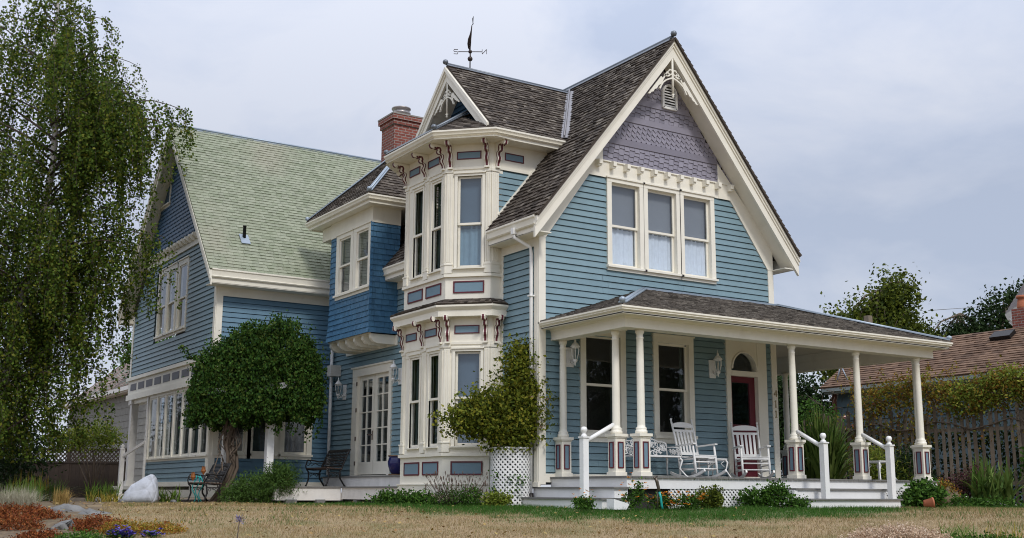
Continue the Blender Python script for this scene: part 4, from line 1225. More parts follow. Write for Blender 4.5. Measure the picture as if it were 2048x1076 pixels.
# ================================================================== side deck by the double doors
dk = empty('side_deck', (0, 0, 0), 0, 'low grey boarded deck with white fascia outside the glazed double doors', 'deck')
mb = MB()
for i in range(20):
    y0 = 6.70 + i * (2.86 / 20); mb.box(-2.62, -.02, y0, y0 + 2.86 / 20 - .006, .355, .385)
for i in range(20):
    y0 = 3.86 + i * (2.84 / 20); mb.box(-1.0, -.02, y0, y0 + 2.84 / 20 - .006, .355, .385)
mb.build('deck_boards', DECK, dk)
mb = MB()
mb.box(-2.58, -.98, 6.73, 6.78, .07, .352); mb.box(-2.58, -2.53, 6.78, 9.5, .07, .352); mb.box(-.96, -.91, 3.9, 6.73, .10, .352)
mb.build('fascia', GREYW, dk)
mb = MB(); mb.box(-2.4, -1.1, 6.95, 7.0, 0, .3); mb.box(-.85, -.8, 4.2, 6.9, 0, .3); mb.build('deck_gap_backing', DARK, dk)  # near-black sheets that keep the gap under the fascia dark
mb = MB(); mb.box(-.56, -.02, 4.5, 8.75, .385, .60); mb.build('door_step', GREYW, dk)
mb = MB(); mb.box(-.60, -.02, 4.5, 8.79, .602, .63); mb.build('step_board', DECK, dk)
for x, y in ((-2.3, 6.9), (-1.5, 6.88), (-.8, 5.6), (-.82, 4.7)):
    pass

# ================================================================== cast-iron garden benches
def bench(loc, rz, label, slats=BRONZE):
    """origin under the middle of the seat; faces local -y, long side along x"""
    root = empty('garden_bench', loc, rz, label, 'bench', 'black cast-iron garden benches')
    Lh = .60
    def end(x):
        mb = MB()
        mb.tube([(x, -.30, 0), (x, -.27, .05), (x, -.22, .2), (x, -.24, .36), (x, -.29, .42)], [.026, .02, .022, .02, .022], 8)
        mb.tube([(x, .20, 0), (x, .17, .04), (x, .06, .2), (x, .05, .32), (x, .10, .42), (x, .22, .7), (x, .29, .86), (x, .33, .87)], [.026, .02, .022, .022, .024, .022, .018, .018], 8)
        mb.tube([(x, -.30, .42), (x, -.1, .40), (x, .1, .41)], .018, 8)
        # arm with a scroll
        sc = [(x, -.24 + .075 * math.cos(t) * (1 - t * .07), .56 + .075 * math.sin(t) * (1 - t * .07)) for t in [i * .55 for i in range(13)]]
        mb.tube(sc, .011, 6)
        mb.tube([(x, -.29, .42), (x, -.31, .5), (x, -.26, .64), (x, -.12, .63), (x, .04, .6), (x, .19, .62)], .016, 8)
        mb.tube([(x, -.16, .5), (x, -.06, .56), (x, .06, .5), (x, .15, .52)], .01, 6)
        # scrolls between the legs
        for k in range(4):
            yy = -.17 + k * .075
            mb.tube([(x, yy - .03, .30), (x, yy, .24 + .05 * (k % 2)), (x, yy + .035, .27), (x, yy + .02, .32), (x, yy - .01, .30)], .009, 6)
        mb.tube([(x, -.22, .33), (x, .06, .32)], .011, 6)
        return mb.build('end_frame', BLACK, root)
    end(-Lh); end(Lh)
    mb = MB()
    for i in range(6):
        y0 = -.29 + i * .068
        mb.box(-Lh - .03, Lh + .03, y0, y0 + .052, .425 - i * .004, .447 - i * .004)
    mb.build('seat', slats, root)
    mb = MB()
    def bp(x, t): return (x, .105 + .19 * t, .46 + .40 * t)
    for x in (-Lh, Lh): mb.bar(bp(x, 0), bp(x, 1), .03, .03, up=(0, 1, 0))
    for t in (.05, .2, .92, 1.): mb.bar(bp(-Lh, t), bp(Lh, t), .045 if t in (.05, 1.) else .02, .02, up=(0, 1, -.4))
    for i in range(15):   # pierced basket-weave panel
        x = -Lh + 2 * Lh * (i + .5) / 15
        mb.bar(bp(x - .022, .22), bp(x + .018, .9), .022, .012, up=(0, 1, -.4))
    for t in (.4, .56, .74): mb.bar(bp(-Lh, t), bp(Lh, t), .026, .012, up=(0, 1, -.4))
    mb.build('backrest', BLACK, root)
    return root
bench((-.80, 7.95, .387), R(-90), 'black cast-iron bench standing on the low side deck by the double doors')
bench((-3.45, 8.72, .02), R(-90), 'black cast-iron bench on the ground in front of the sunroom windows')

# ================================================================== white rocking chairs, settee and tables on the porch
def rocker(loc, rz, label):
    root = empty('rocking_chair', loc, rz, label, 'rocking chair', 'white rocking chairs on the porch')
    hw = .285
    tilt = R(-8)
    def T(x, y, z):  # the whole chair leans back on its rockers
        c, s_ = math.cos(tilt), math.sin(tilt); zz = z - .05
        return (x, y * c - zz * s_ * 1.0, .05 + zz * c + y * s_ * .35)
    for sx in (-1, 1):
        x = sx * hw
        mb = MB()
        pts = [(x, .46 - .96 * i / 10, .02 + .16 * ((i / 10 - .5) * 2) ** 2 * (.55 if i < 5 else .8)) for i in range(11)]
        for a, b in zip(pts, pts[1:]): mb.bar(a, b, .035, .05)
        mb.build('rocker_runner', WHITE, root)
        mb = MB(); mb.tube([T(x, -.27, .08), T(x, -.27, .3), T(x, -.27, .42), T(x, -.27, .64)], [.02, .026, .024, .02], 10); mb.build('front_leg', WHITE, root)
        mb = MB(); mb.tube([T(x * .93, .20, .08), T(x * .93, .19, .42), T(x * .95, .22, .8), T(x * .98, .27, 1.12), T(x * .98, .28, 1.16)], [.022, .025, .022, .02, .016], 10)
        mb.lathe([(.012, 0), (.022, .02), (.024, .035), (.014, .055), (.002, .06)], T(x * .98, .28, 1.155), 10); mb.build('back_post', WHITE, root)
        mb = MB(); a, b = T(x * 1.02, -.33, .655), T(x * .97, .21, .645)
        mb.bar(a, b, .075, .024); mb.build('armrest', WHITE, root)
    mb = MB()
    ys = [(-.28 + .48 * i / 9) for i in range(10)]
    for i, y in enumerate(ys):
        zz = .43 - .035 * math.sin(math.pi * i / 9)
        c = T(0, y, zz); mb.box(-hw + .01, hw - .01, c[1] - .022, c[1] + .022, c[2] - .009, c[2] + .009)
    mb.build('seat', WHITE, root)
    mb = MB()
    mb.bar(T(-hw * .95, .20, .50), T(hw * .95, .20, .50), .022, .055)
    mb.bar(T(-hw * .97, .245, .96), T(hw * .97, .245, .96), .022, .05)
    for i in range(5):
        x = -hw * .62 + hw * 1.24 * i / 4
        mb.bar(T(x * .95, .20, .52), T(x, .245, .95), .048, .014, up=(0, 1, 0))
    top = [(-hw * .93, 1.03), (hw * .93, 1.03)] + [(hw * .93 * math.cos(t), 1.075 + .062 * math.sin(t)) for t in [math.pi * i / 12 for i in range(13)]]
    mb.ring2([T(x, .255, z) for x, z in top], [T(x, .275, z) for x, z in top])
    mb.build('backrest', WHITE, root)
    mb = MB()
    for z in (.17, .30): mb.tube([T(-hw, -.27, z), T(hw, -.27, z)], .014, 8)
    mb.bar(T(-hw, -.275, .40), T(hw, -.275, .40), .03, .04)
    for sx in (-1, 1):
        for z in (.16, .27, .36): mb.tube([T(sx * hw, -.27, z), T(sx * hw * .95, .2, z)], .013, 8)
    mb.tube([T(-hw * .93, .2, .2), T(hw * .93, .2, .2)], .013, 8)
    mb.build('stretchers', WHITE, root)
    return root
rocker((3.24, -.78, .562), R(2), 'white rocking chair turned square to the porch front, between two porch tables and the window')
rocker((4.80, -.70, .562), R(-26), 'white rocking chair standing in front of the red door')
def curvy_leg(mb, x, y, dx, dy, h, flare=.07, r=.014):
    mb.tube([(x, y, h), (x + dx * flare * .5, y + dy * flare * .5, h * .85), (x + dx * flare * .1, y + dy * flare * .1, h * .45), (x + dx * flare, y + dy * flare, .05), (x + dx * flare * 1.5, y + dy * flare * 1.5, 0)], [r * 1.3, r * 1.4, r, r * .9, r], 8)
st = empty('iron_settee', (2.22, -.62, .562), 0, 'white cast-iron settee with a pierced scrollwork back, half hidden by a column pedestal', 'settee')
mb = MB()
mb.box(-.56, .56, -.22, .20, .395, .425)
mb.build('seat', WHITE, st)
for sx in (-1, 1):
    for sy in (-1, 1):
        mb = MB(); curvy_leg(mb, sx * .53, sy * .18, sx, sy, .40, .09, .016); mb.build('leg', WHITE, st)
mb = MB()
rs = random.Random(5)
def top_h(x): return .64 + .10 * math.cos(x * 2.6) + .03 * abs(math.sin(x * 9))
oo = [(-.56, .20, .42)] + [(x, .235, top_h(x)) for x in [(-.56 + 1.12 * i / 24) for i in range(25)]] + [(.56, .20, .42)]
mb.tube(oo, .013, 6)
for k in range(60):
    x = rs.uniform(-.5, .5); zc = rs.uniform(.46, max(.48, top_h(x) - .04)); rr = rs.uniform(.03, .065); ph = rs.uniform(0, 6)
    mb.tube([(x + rr * math.cos(ph + t), .205 + .04 * (zc - .4), zc + rr * .9 * math.sin(ph + t)) for t in [i * .6 for i in range(9)]], .0095, 5)
for sx in (-1, 1):
    mb.tube([(sx * .56, .21, .60), (sx * .60, .05, .60), (sx * .59, -.18, .57), (sx * .57, -.21, .42)], .013, 6)
    for k in range(12):
        y = rs.uniform(-.16, .16); zc = rs.uniform(.45, .56); rr = rs.uniform(.025, .05)
        mb.tube([(sx * .58, y + rr * math.cos(t), zc + rr * math.sin(t)) for t in [i * .7 for i in range(8)]], .009, 5)
mb.build('scroll_back', WHITE, st)
def side_table(loc, hx, hy, h, label, cat, name, grp=None):
    root = empty(name, loc, 0, label, cat, grp)
    mb = MB(); mb.box(-hx, hx, -hy, hy, h - .022, h); mb.box(-hx + .03, hx - .03, -hy + .03, hy - .03, h - .05, h - .022); mb.build('top', WHITE, root)
    for sx in (-1, 1):
        for sy in (-1, 1):
            mb = MB(); curvy_leg(mb, sx * (hx - .03), sy * (hy - .03), sx, sy, h - .02, .06, .015)
            mb.tube([(sx * (hx - .03), sy * (hy - .03), h - .03), (sx * (hx - .12), sy * (hy - .06), h - .10), (sx * (hx - .06), sy * (hy - .03), h - .17)], .009, 6)
            mb.build('leg', WHITE, root)
    return root
side_table((3.84, -.50, .562), .26, .22, .40, 'white cast-iron side table with curved legs between the two rocking chairs', 'side table', 'side_table')
side_table((8.02, -1.25, .562), .21, .19, .42, 'small white cast-iron stool with curved legs near the right porch corner', 'stool', 'iron_stool')
# blue glazed pot by the doors
mb = MB(); mb.lathe([(.13, 0), (.16, .03), (.21, .16), (.225, .27), (.20, .35), (.19, .37), (.215, .39), (.215, .41), (.18, .41), (.17, .36)], (-.30, 5.22, .66), 24)
mb.mi = 1; mb.lathe([(.20, -.03), (.21, 0), (.15, 0)], (-.30, 5.22, .66), 20); mb.lathe([(.218, .39), (.222, .40), (.218, .415), (.19, .416)], (-.30, 5.22, .66), 24)
tag(mb.build('glazed_pot', [COBALT, mat('brown_glaze', (.16, .09, .04), .4, .2, 6)]), 'cobalt blue glazed pot beside the double doors', 'pot')
# weathervane: a leaping fish seen nearly end on, with compass letters
wv = empty('weathervane', (.11, 2.94, 9.56), 0, 'dark bronze fish weathervane on the ridge of the small gable', 'weathervane')
mb = MB(); mb.tube([(0, 0, 0), (0, 0, .58)], .014, 8)
mb.lathe([(.002, -.06), (.045, -.04), (.06, 0), (.045, .04), (.002, .06)], (0, 0, .27), 14); mb.lathe([(.002, -.045), (.035, -.03), (.045, 0), (.035, .03), (.002, .045)], (0, 0, .44), 14)
mb.build('spindle', COPPER, wv)
DX = Vector((math.cos(YAW), -math.sin(YAW), 0))   # arms lie along one diagonal of the roof
mb = MB(); mb.bar(-DX * .27 + Vector((0, 0, .44)), DX * .27 + Vector((0, 0, .44)), .014); DYv = Vector((DX.y, -DX.x, 0)); mb.bar(-DYv * .27 + Vector((0, 0, .44)), DYv * .27 + Vector((0, 0, .44)), .014); mb.build('compass_arm', COPPER, wv)
def letter(pts_list, c, ax, name='compass_letter'):
    mb = MB()
    for pts in pts_list:
        q = [c + ax * x + Vector((0, 0, z)) for x, z in pts]
        for a, b in zip(q, q[1:]): mb.bar(a, b, .011, .014, up=(ax.y, -ax.x, 0))
    mb.build(name, COPPER, wv)
cz = Vector((0, 0, .44))
letter([[(-.05, -.055), (-.05, .055), ], [(-.05, -.055), (.05, .055)], [(.05, .055), (.05, -.055)]], DX * .32 + cz, DX)
letter([[(-.045, .05), (.04, .055), (.05, .02), (.035, .0), (-.03, .0), (-.045, -.02), (-.035, -.055), (.05, -.05)]], -DX * .32 + cz, -DX)
letter([[(.045, .055), (-.05, .055), (-.05, -.055), (.045, -.055)], [(-.05, 0), (.03, 0)]], DYv * .32 + cz, DYv)
letter([[(-.06, .055), (-.03, -.055), (0, .03), (.03, -.055), (.06, .055)]], -DYv * .32 + cz, DYv)
mb = MB()
K = DYv
spine = [(-.01, -.05, .52, .012), (-.022, -.04, .58, .03), (-.025, -.01, .68, .04), (-.015, .02, .80, .036), (.01, .05, .92, .022), (.025, .07, 1.04, .013), (.038, .09, 1.18, .010)]
spine = [(a, b, .52 + (z - .52) * .72, r_ * 1.1) for a, b, z, r_ in spine]
mb.tube([DX * a + K * b * 2 + Vector((0, 0, z)) for a, b, z, r_ in spine], [r_ for *_, r_ in spine], 10)
mb.build('fish_body', COPPER, wv)
mb = MB()
for sg in (1, -1):
    mb.ring2([DX * (.05 + .008 * sg) + K * .24 + Vector((0, 0, .988)), DX * .05 + K * (.24 + sg * .12) + Vector((0, 0, 1.08 if sg > 0 else 1.024)), DX * .075 + K * (.24 + sg * .05) + Vector((0, 0, 1.168 if sg > 0 else 1.046))],
             [DX * (.062 + .008 * sg) + K * .24 + Vector((0, 0, .988)), DX * .06 + K * (.24 + sg * .12) + Vector((0, 0, 1.08 if sg > 0 else 1.024)), DX * .08 + K * (.24 + sg * .05) + Vector((0, 0, 1.168 if sg > 0 else 1.046))])
mb.build('tail_fin', COPPER, wv)
# standpipe tap with turquoise hose, and the slanted white box in the flower bed
tp = empty('garden_tap', (.50, -2.86, 0), 0, 'grey garden tap on a stand with a turquoise hose in front of the porch lattice', 'garden tap')
mb = MB(); mb.tube([(-.06, 0, .52), (-.03, 0, .46), (0, 0, .36), (.01, 0, .30)], [.025, .03, .028, .03], 10); mb.tube([(-.075, 0, .50), (-.09, 0, .54)], .02, 8); mb.bar((-.09, 0, .52), (-.02, 0, .55), .02); mb.tube([(.01, .03, .32), (.01, .05, 0)], .015, 8); mb.build('tap_body', mat('tarnished_brass', (.13, .11, .09), .45, .2, 8, metal=.6), tp)
mb = MB(); mb.tube([(.01, 0, .31), (.03, -.02, .2), (.04, -.03, .06), (.06, -.02, .02), (.12, .06, .018)], .02, 8); mb.build('hose', TURQ, tp)
mb = MB()
mb.ring2([(-.40, -2.80, 0), (-.14, -2.80, 0), (-.08, -2.80, .09), (-.40, -2.80, .17)], [(-.40, -2.60, 0), (-.14, -2.60, 0), (-.08, -2.60, .09), (-.40, -2.60, .17)])
tag(mb.build('splash_box', WHITE), 'low white wooden box with a sloping top beside the left porch steps', 'box')
# ================================================================== ground
FH = np.array([math.sin(YAW), math.cos(YAW)])
RHx, RHy = math.cos(YAW), -math.sin(YAW)
def gz(x, y):   # level round the house, falling away from the front lawn
    d = (x - CAMLOC.x) * FH[0] + (y - CAMLOC.y) * FH[1]
    t = np.clip(19.5 - d, -30, 24)
    z = -.07 * .6 * np.log1p(np.exp(np.clip(t / .6, -40, 40)))
    return z + .012 * np.sin(x * 1.7 + y * .6) * np.sin(y * 1.3 - x * .4)
gline = [((-2.6, 3.2), 1.0), ((-1.6, .8), 1.25), ((-1.2, -1.5), 1.75), ((-.4, -3.0), 1.95), ((1.5, -3.3), 2.1), ((4.0, -3.1), 1.9), ((4.6, -2.7), .6)]
gline2 = [((8.2, -3.4), .55), ((9.5, -3.7), .8), ((14, -5.5), 1.)]
def wob(x, y): return .35 * np.sin(x * 1.9 + 1.3 * np.sin(y * 1.1)) * np.cos(y * 1.6 + .7 * np.sin(x * 2.3)) + .25 * np.sin(x * 4.3 + y * 3.1) * np.sin(y * 5.2 - x * 2.7)
def green(x, y):
    best = np.full(np.shape(x), -9.)
    for ln in (gline, gline2):
        for (a, wa), (b, wb) in zip(ln, ln[1:]):
            ab = (b[0] - a[0], b[1] - a[1]); l2 = ab[0] ** 2 + ab[1] ** 2
            t = np.clip(((x - a[0]) * ab[0] + (y - a[1]) * ab[1]) / l2, 0, 1)
            dd = np.hypot(x - a[0] - ab[0] * t, y - a[1] - ab[1] * t)
            best = np.maximum(best, (wa + (wb - wa) * t) - dd)  # strength fades across the edge
    return np.clip((best + wob(x, y) * 1.1) / .95 + .35, 0, 1)
xs = np.unique(np.concatenate([np.linspace(-400, -30, 14), np.arange(-30, -14, 1.), np.arange(-14, 14, .22), np.arange(14, 40, 1.), np.linspace(40, 400, 14)]))
ys = np.unique(np.concatenate([np.linspace(-400, -40, 12), np.arange(-40, -12, 1.), np.arange(-12, 8, .22), np.arange(8, 40, 1.), np.linspace(40, 500, 14)]))
GX, GY = np.meshgrid(xs, ys)
GZ = gz(GX, GY)
me = bpy.data.meshes.new('lawn')
nx, ny = len(xs), len(ys)
idx = np.arange(nx * ny).reshape(ny, nx)
me.from_pydata(np.stack([GX, GY, GZ], -1).reshape(-1, 3).tolist(), [], np.stack([idx[:-1, :-1], idx[:-1, 1:], idx[1:, 1:], idx[1:, :-1]], -1).reshape(-1, 4).tolist())
at_ = me.attributes.new('turf', 'FLOAT', 'POINT')
gm = green(GX, GY)
at_.data.foreach_set('value', gm.ravel().astype(np.float32))
ab_ = me.attributes.new('bed', 'FLOAT', 'POINT')    # planted beds: bare brown soil
lat_ = (GX - CAMLOC.x) * RHx + (GY - CAMLOC.y) * RHy
dep_ = (GX - CAMLOC.x) * FH[0] + (GY - CAMLOC.y) * FH[1]
bed = np.clip((GX + .5) / .2, 0, 1) * np.clip((4.1 - GX) / .2, 0, 1) * np.clip((GY + 2.98) / .12, 0, 1) * (GY < -2.2) + np.clip((-(lat_ + dep_ * .335) - .0 + wob(GX, GY)) / .5, 0, 1) + np.clip((GX - 8.9) / .5, 0, 1) * np.clip((GY + 3.3) / .4, 0, 1) + np.clip((dep_ - 27.4) / .6, 0, 1)
ab_.data.foreach_set('value', np.clip(bed, 0, 1).ravel().astype(np.float32))
me.polygons.foreach_set('use_smooth', [True] * len(me.polygons))
gmat = mat('dry_lawn_soil', (.27, .195, .105), .95, .3, 14, stain=((.15, .14, .05), 1.1, .46, .75), bump=.6, bscale=30)
t = gmat.node_tree
b_ = t.nodes['Principled BSDF']
src = b_.inputs['Base Color'].links[0].from_socket
def attrmix(src, attr, col, amt=1.):
    a = N(t, 'ShaderNodeAttribute', attribute_name=attr); m = N(t, 'ShaderNodeMix', data_type='RGBA')
    m.inputs['B'].default_value = (*col, 1)
    nz = N(t, 'ShaderNodeTexNoise'); nz.inputs['Scale'].default_value = 11; nz.inputs['Detail'].default_value = 5
    tcn = N(t, 'ShaderNodeTexCoord'); t.links.new(tcn.outputs['Object'], nz.inputs['Vector'])
    mr = N(t, 'ShaderNodeMapRange'); mr.inputs['From Min'].default_value = .35; mr.inputs['From Max'].default_value = .6; mr.inputs['To Min'].default_value = .55; mr.inputs['To Max'].default_value = amt
    t.links.new(nz.outputs['Fac'], mr.inputs['Value'])
    mu = N(t, 'ShaderNodeMath', operation='MULTIPLY'); t.links.new(a.outputs['Fac'], mu.inputs[0]); t.links.new(mr.outputs[0], mu.inputs[1])
    t.links.new(mu.outputs[0], m.inputs['Factor']); t.links.new(src, m.inputs['A'])
    return m.outputs['Result']
s1 = attrmix(src, 'bed', (.10, .07, .042)); s2 = attrmix(s1, 'turf', (.045, .10, .018))
t.links.new(s2, b_.inputs['Base Color'])
me.materials.append(gmat)
lawn = bpy.data.objects.new('lawn', me); COL.objects.link(lawn); tag(lawn, kind='structure')

STRAW = leafmat('straw_grass', [(.20, .135, .065), (.33, .24, .125), (.44, .34, .19), (.26, .19, .09), (.19, .19, .07)], .2, .8)
GRASS = leafmat('green_grass_blades', [(.03, .085, .012), (.05, .13, .018), (.07, .16, .03), (.04, .10, .012)], .3, .6)
def footprint(x, y):
    inside = ((x > -.05) & (x < 8.7) & (y > -2.4)) | ((x > -1.1) & (x <= .3) & (y > 1.2)) | ((x > -2.7) & (y > 6.6)) | ((x > -.45) & (x < .4) & (y > -2.5) & (y < .3)) | ((x > 4.0) & (x < 6.7) & (y > -3.0) & (y < -2)) | ((x > -3.4) & (y > 9.4))
    return inside
def turf(name, n, m, want_green, h, w):
    d = rng.uniform(14.2, 25, n * 3) if not want_green else rng.uniform(16.5, 25, n * 3)
    lt = rng.uniform(-.47, .47, n * 3) * d
    x = CAMLOC.x + FH[0] * d + RHx * lt; y = CAMLOC.y + FH[1] * d + RHy * lt
    g = green(x, y)
    k = (rng.random(n * 3) < (g if want_green else np.clip(1 - g * .85, 0, 1) * (.35 + .65 * (rng.random(n * 3) < .8)))) & ~footprint(x, y)
    if not want_green: k &= (lt > -.335 * d - .3) & ~((x > 9) & (y > -3.2))
    elif True: k |= (rng.random(n * 3) < .14) & ~footprint(x, y) & (wob(x * .55, y * .9) > .12) & (lt > -.335 * d)
    x, y = x[k][:n], y[k][:n]; c = len(x)
    pat = .5 + .5 * np.sin(x * 1.9 + 2 * np.sin(y * .9)) * np.sin(y * 2.6 + 1.5 * np.sin(x * 1.4))
    z = gz(x, y); hh = h * rng.uniform(.4, 1.4, c) * (.55 + .7 * pat); az = rng.uniform(0, 6.28, c); ln = rng.uniform(.1, .9, c) * hh; la = rng.uniform(0, 6.28, c)
    p = np.stack([x, y, z - .004], -1)
    s_ = np.stack([np.cos(az), np.sin(az), np.zeros(c)], -1) * (w / 2)
    tip = p + np.stack([np.cos(la) * ln, np.sin(la) * ln, hh], -1)
    o = quads(name, np.stack([p - s_, p + s_, tip], 1).reshape(-1, 3), m, k=3)
    return tag(o, kind='stuff')
turf('dry_grass', 80000, STRAW, False, .042, .009)
turf('green_grass', 52000, GRASS, True, .065, .010)

FALLEN = mat('fallen_leaf', (.3, .2, .06), .8, .2, 4, island=((.30, .22, .05), (.20, .10, .035), (.36, .27, .08), (.14, .09, .05)))
d_ = rng.uniform(14.5, 26, 900); l_ = rng.uniform(-.45, .2, 900) * d_
fx = CAMLOC.x + FH[0] * d_ + RHx * l_; fy = CAMLOC.y + FH[1] * d_ + RHy * l_
k = ~footprint(fx, fy)
fx, fy = fx[k], fy[k]; c = len(fx); az = rng.uniform(0, 6.28, c)
cc = np.stack([fx, fy, gz(fx, fy) + .035], -1); ax_ = np.stack([np.cos(az), np.sin(az), rng.normal(0, .3, c)], -1) * .03; bx_ = np.stack([-np.sin(az), np.cos(az), rng.normal(0, .3, c)], -1) * .02
tag(quads('fallen_leaves', np.stack([cc - ax_, cc - bx_, cc + ax_, cc + bx_], 1).reshape(-1, 3), FALLEN), kind='stuff')

# ================================================================== foliage tools
def clumps(center, blobs, nc, nl, sig, shell=.55, flat=1.):
    """leaf positions gathered in clumps spread through the outer part of several ellipsoids
       blobs: (across, away, up, r_across, r_away, r_up) measured from the plant's base"""
    vol = np.array([b[3] * b[4] + b[3] * b[5] + b[4] * b[5] for b in blobs]); pick = rng.choice(len(blobs), nc, p=vol / vol.sum())
    B = np.array(blobs)[pick]
    v = rng.normal(size=(nc, 3)); v /= np.linalg.norm(v, axis=1)[:, None]
    r_ = (shell + (1 - shell) * rng.random(nc)) * (1 + rng.normal(size=nc) * .05)
    q = B[:, :3] + v * r_[:, None] * B[:, 3:]
    s_ = sig * (.6 + .8 * rng.random(nc))
    pts = np.repeat(q, nl, 0) + rng.normal(size=(nc * nl, 3)) * np.repeat(s_, nl)[:, None] * np.array([1, 1, flat])
    return loc2w(pts)
def loc2w(pts):
    return np.stack([pts[:, 0] * RHx + pts[:, 1] * FH[0], pts[:, 0] * RHy + pts[:, 1] * FH[1], pts[:, 2]], -1)
def L2(a, b, z): return (a * RHx + b * FH[0], a * RHy + b * FH[1], z)
def spray(blobs, n, ln=(.25, .6), per=26):   # shoots that break out of the outline
    q = []
    for _ in range(n):
        b = blobs[rng.integers(len(blobs))]; v = rng.normal(size=3); v /= np.linalg.norm(v); v[2] = abs(v[2]) * .8 - .15
        p0 = np.array(b[:3]) + v * np.array(b[3:]) * .85; l_ = rng.uniform(*ln); t = rng.random(per)[:, None]
        q.append(p0 + v * l_ * t + np.array([0, 0, -.35 * l_]) * t ** 2 + rng.normal(size=(per, 3)) * .03)
    return loc2w(np.concatenate(q))
def plant(name, loc, label, cat, blobs, nc, nl, sig, size, m, stems=0, stem_h=.4, aspect=.55, droop=0., shell=.4, group=None, flowers=None, stemmat=None, spread=1., flat=1., part='foliage', sprays=0):
    root = empty(name, loc, 0, label, cat, group)
    pts = clumps(loc, blobs, int(nc * 1.7), nl, sig, shell, flat)
    if sprays: pts = np.concatenate([pts, spray(blobs, sprays)])
    pts = pts[pts[:, 2] > .01]
    leaves(part, pts, size, m, root, aspect, droop, spread=spread)
    if stems:
        mb = MB()
        for i in range(stems):
            b = random.choice(blobs); a, d, z = [b[k] + b[3 + k] * random.uniform(-.6, .6) for k in range(3)]
            mb.tube([L2(random.uniform(-.05, .05), random.uniform(-.05, .05), 0), L2(a * .5, d * .5, z * .6), L2(a, d, z)], [.014 * (stem_h + .5), .01 * (stem_h + .5), .004], 5)
        mb.build('stem', stemmat or BARK, root)
    if flowers:
        n, fm, fs, fb = flowers
        n = int(n * 1.7); fs *= 1.35
        fp = clumps(loc, fb or blobs, n, 1, .02, .85)
        fp = fp[fp[:, 2] > .05]
        mb = MB()
        for p in fp:
            p = Vector(p)
            for k in range(6):
                t = k * math.pi / 3 + random.random(); e_ = Vector((math.cos(t), math.sin(t), random.uniform(-.1, .7))) * fs
                s_ = Vector((-math.sin(t), math.cos(t), 0)) * fs * .42
                mb.add([p, p + e_ * .6 - s_, p + e_, p + e_ * .6 + s_], [(0, 1, 2, 3)])
        mb.build('blossom', fm, root)
    return root
def tree(name, loc, label, cat, blobs, trunk, nc, nl, sig, size, m, bark=BARK, group=None, limbs=14, r0=.2, droop=0., shell=.35, aspect=.6, flat=1.):
    """trunk: list of (across, away, z) from the base"""
    root = empty(name, loc, 0, label, cat, group)
    mb = MB()
    tp = [L2(*p) for p in trunk]
    mb.tube(tp, [r0 * (1 - .75 * i / (len(tp) - 1)) for i in range(len(tp))], 9)
    for i in range(limbs):
        b = random.choice(blobs); v = Vector((random.gauss(0, 1), random.gauss(0, 1), random.gauss(.2, .8))).normalized()
        e_ = Vector((b[0] + v.x * b[3] * .85, b[1] + v.y * b[4] * .85, b[2] + v.z * b[5] * .85))
        k = min(len(trunk) - 1, max(1, int(len(trunk) * random.uniform(.35, .95)))); s_ = Vector(trunk[k])
        md = s_.lerp(e_, .5) + Vector((random.uniform(-.15, .15), random.uniform(-.15, .15), .12 * (e_ - s_).length))
        mb.tube([L2(*s_), L2(*md), L2(*e_)], [r0 * .3, r0 * .18, r0 * .05], 6)
    mb.build('trunk', bark, root)
    pts = clumps(loc, blobs, int(nc * 2.3), nl, sig, shell, flat)
    leaves('crown', pts, size, m, root, aspect, droop)
    return root
BIRCHL = leafmat('birch_leaves', [(.015, .03, .006), (.048, .088, .013), (.105, .165, .02), (.03, .057, .010), (.20, .205, .028), (.075, .13, .018), (.13, .19, .024)], .3, .5)
IVYL = leafmat('creeper_leaves', [(.008, .024, .006), (.023, .066, .011), (.055, .12, .017), (.016, .044, .009), (.07, .10, .017), (.035, .088, .013)], .2, .45)
ROSEL = leafmat('rose_leaves', [(.025, .042, .008), (.09, .12, .014), (.19, .22, .024), (.05, .078, .011), (.26, .24, .03), (.13, .16, .018)], .3, .5)
DARKL = leafmat('dark_evergreen_leaves', [(.010, .022, .007), (.018, .038, .010), (.03, .055, .014), (.015, .032, .009)], .15, .55)
MIDL = leafmat('mid_green_leaves', [(.016, .042, .009), (.05, .12, .018), (.095, .19, .028), (.032, .08, .014)], .28, .5)
OLIVEL = leafmat('olive_tree_leaves', [(.02, .035, .008), (.075, .105, .014), (.15, .18, .022), (.045, .065, .011)], .28, .5)
LIMEL = leafmat('yellow_green_leaves', [(.14, .19, .025), (.21, .26, .04), (.10, .15, .02), (.30, .30, .05)], .3, .5)
AUTL = leafmat('autumn_vine_leaves', [(.12, .15, .02), (.20, .20, .028), (.22, .10, .025), (.10, .13, .018), (.34, .22, .035), (.16, .06, .02)], .3, .55)
ROSEMARY = leafmat('rosemary_needles', [(.03, .065, .014), (.05, .10, .02), (.075, .135, .026), (.04, .08, .017)], .15, .6)
RUST = leafmat('rust_red_sedum', [(.09, .025, .012), (.19, .048, .017), (.30, .10, .03), (.10, .055, .018)], .15, .7)
RUSTY = leafmat('orange_gold_sedum', [(.30, .11, .02), (.30, .20, .03), (.22, .20, .03), (.26, .07, .02)], .15, .7)
BUFFH = leafmat('buff_pink_heather', [(.48, .35, .25), (.62, .48, .35), (.36, .24, .16), (.70, .60, .48)], .2, .8)
HEATH = leafmat('plum_brown_heather', [(.085, .035, .042), (.12, .05, .058), (.06, .03, .025), (.09, .065, .028)], .15, .7)
SILVERB = leafmat('silver_grass_blades', [(.36, .33, .25), (.46, .43, .34), (.28, .26, .18), (.40, .37, .25)], .2, .7)
DRYB = leafmat('dry_gold_blades', [(.34, .22, .07), (.42, .30, .11), (.26, .17, .06)], .2, .7)
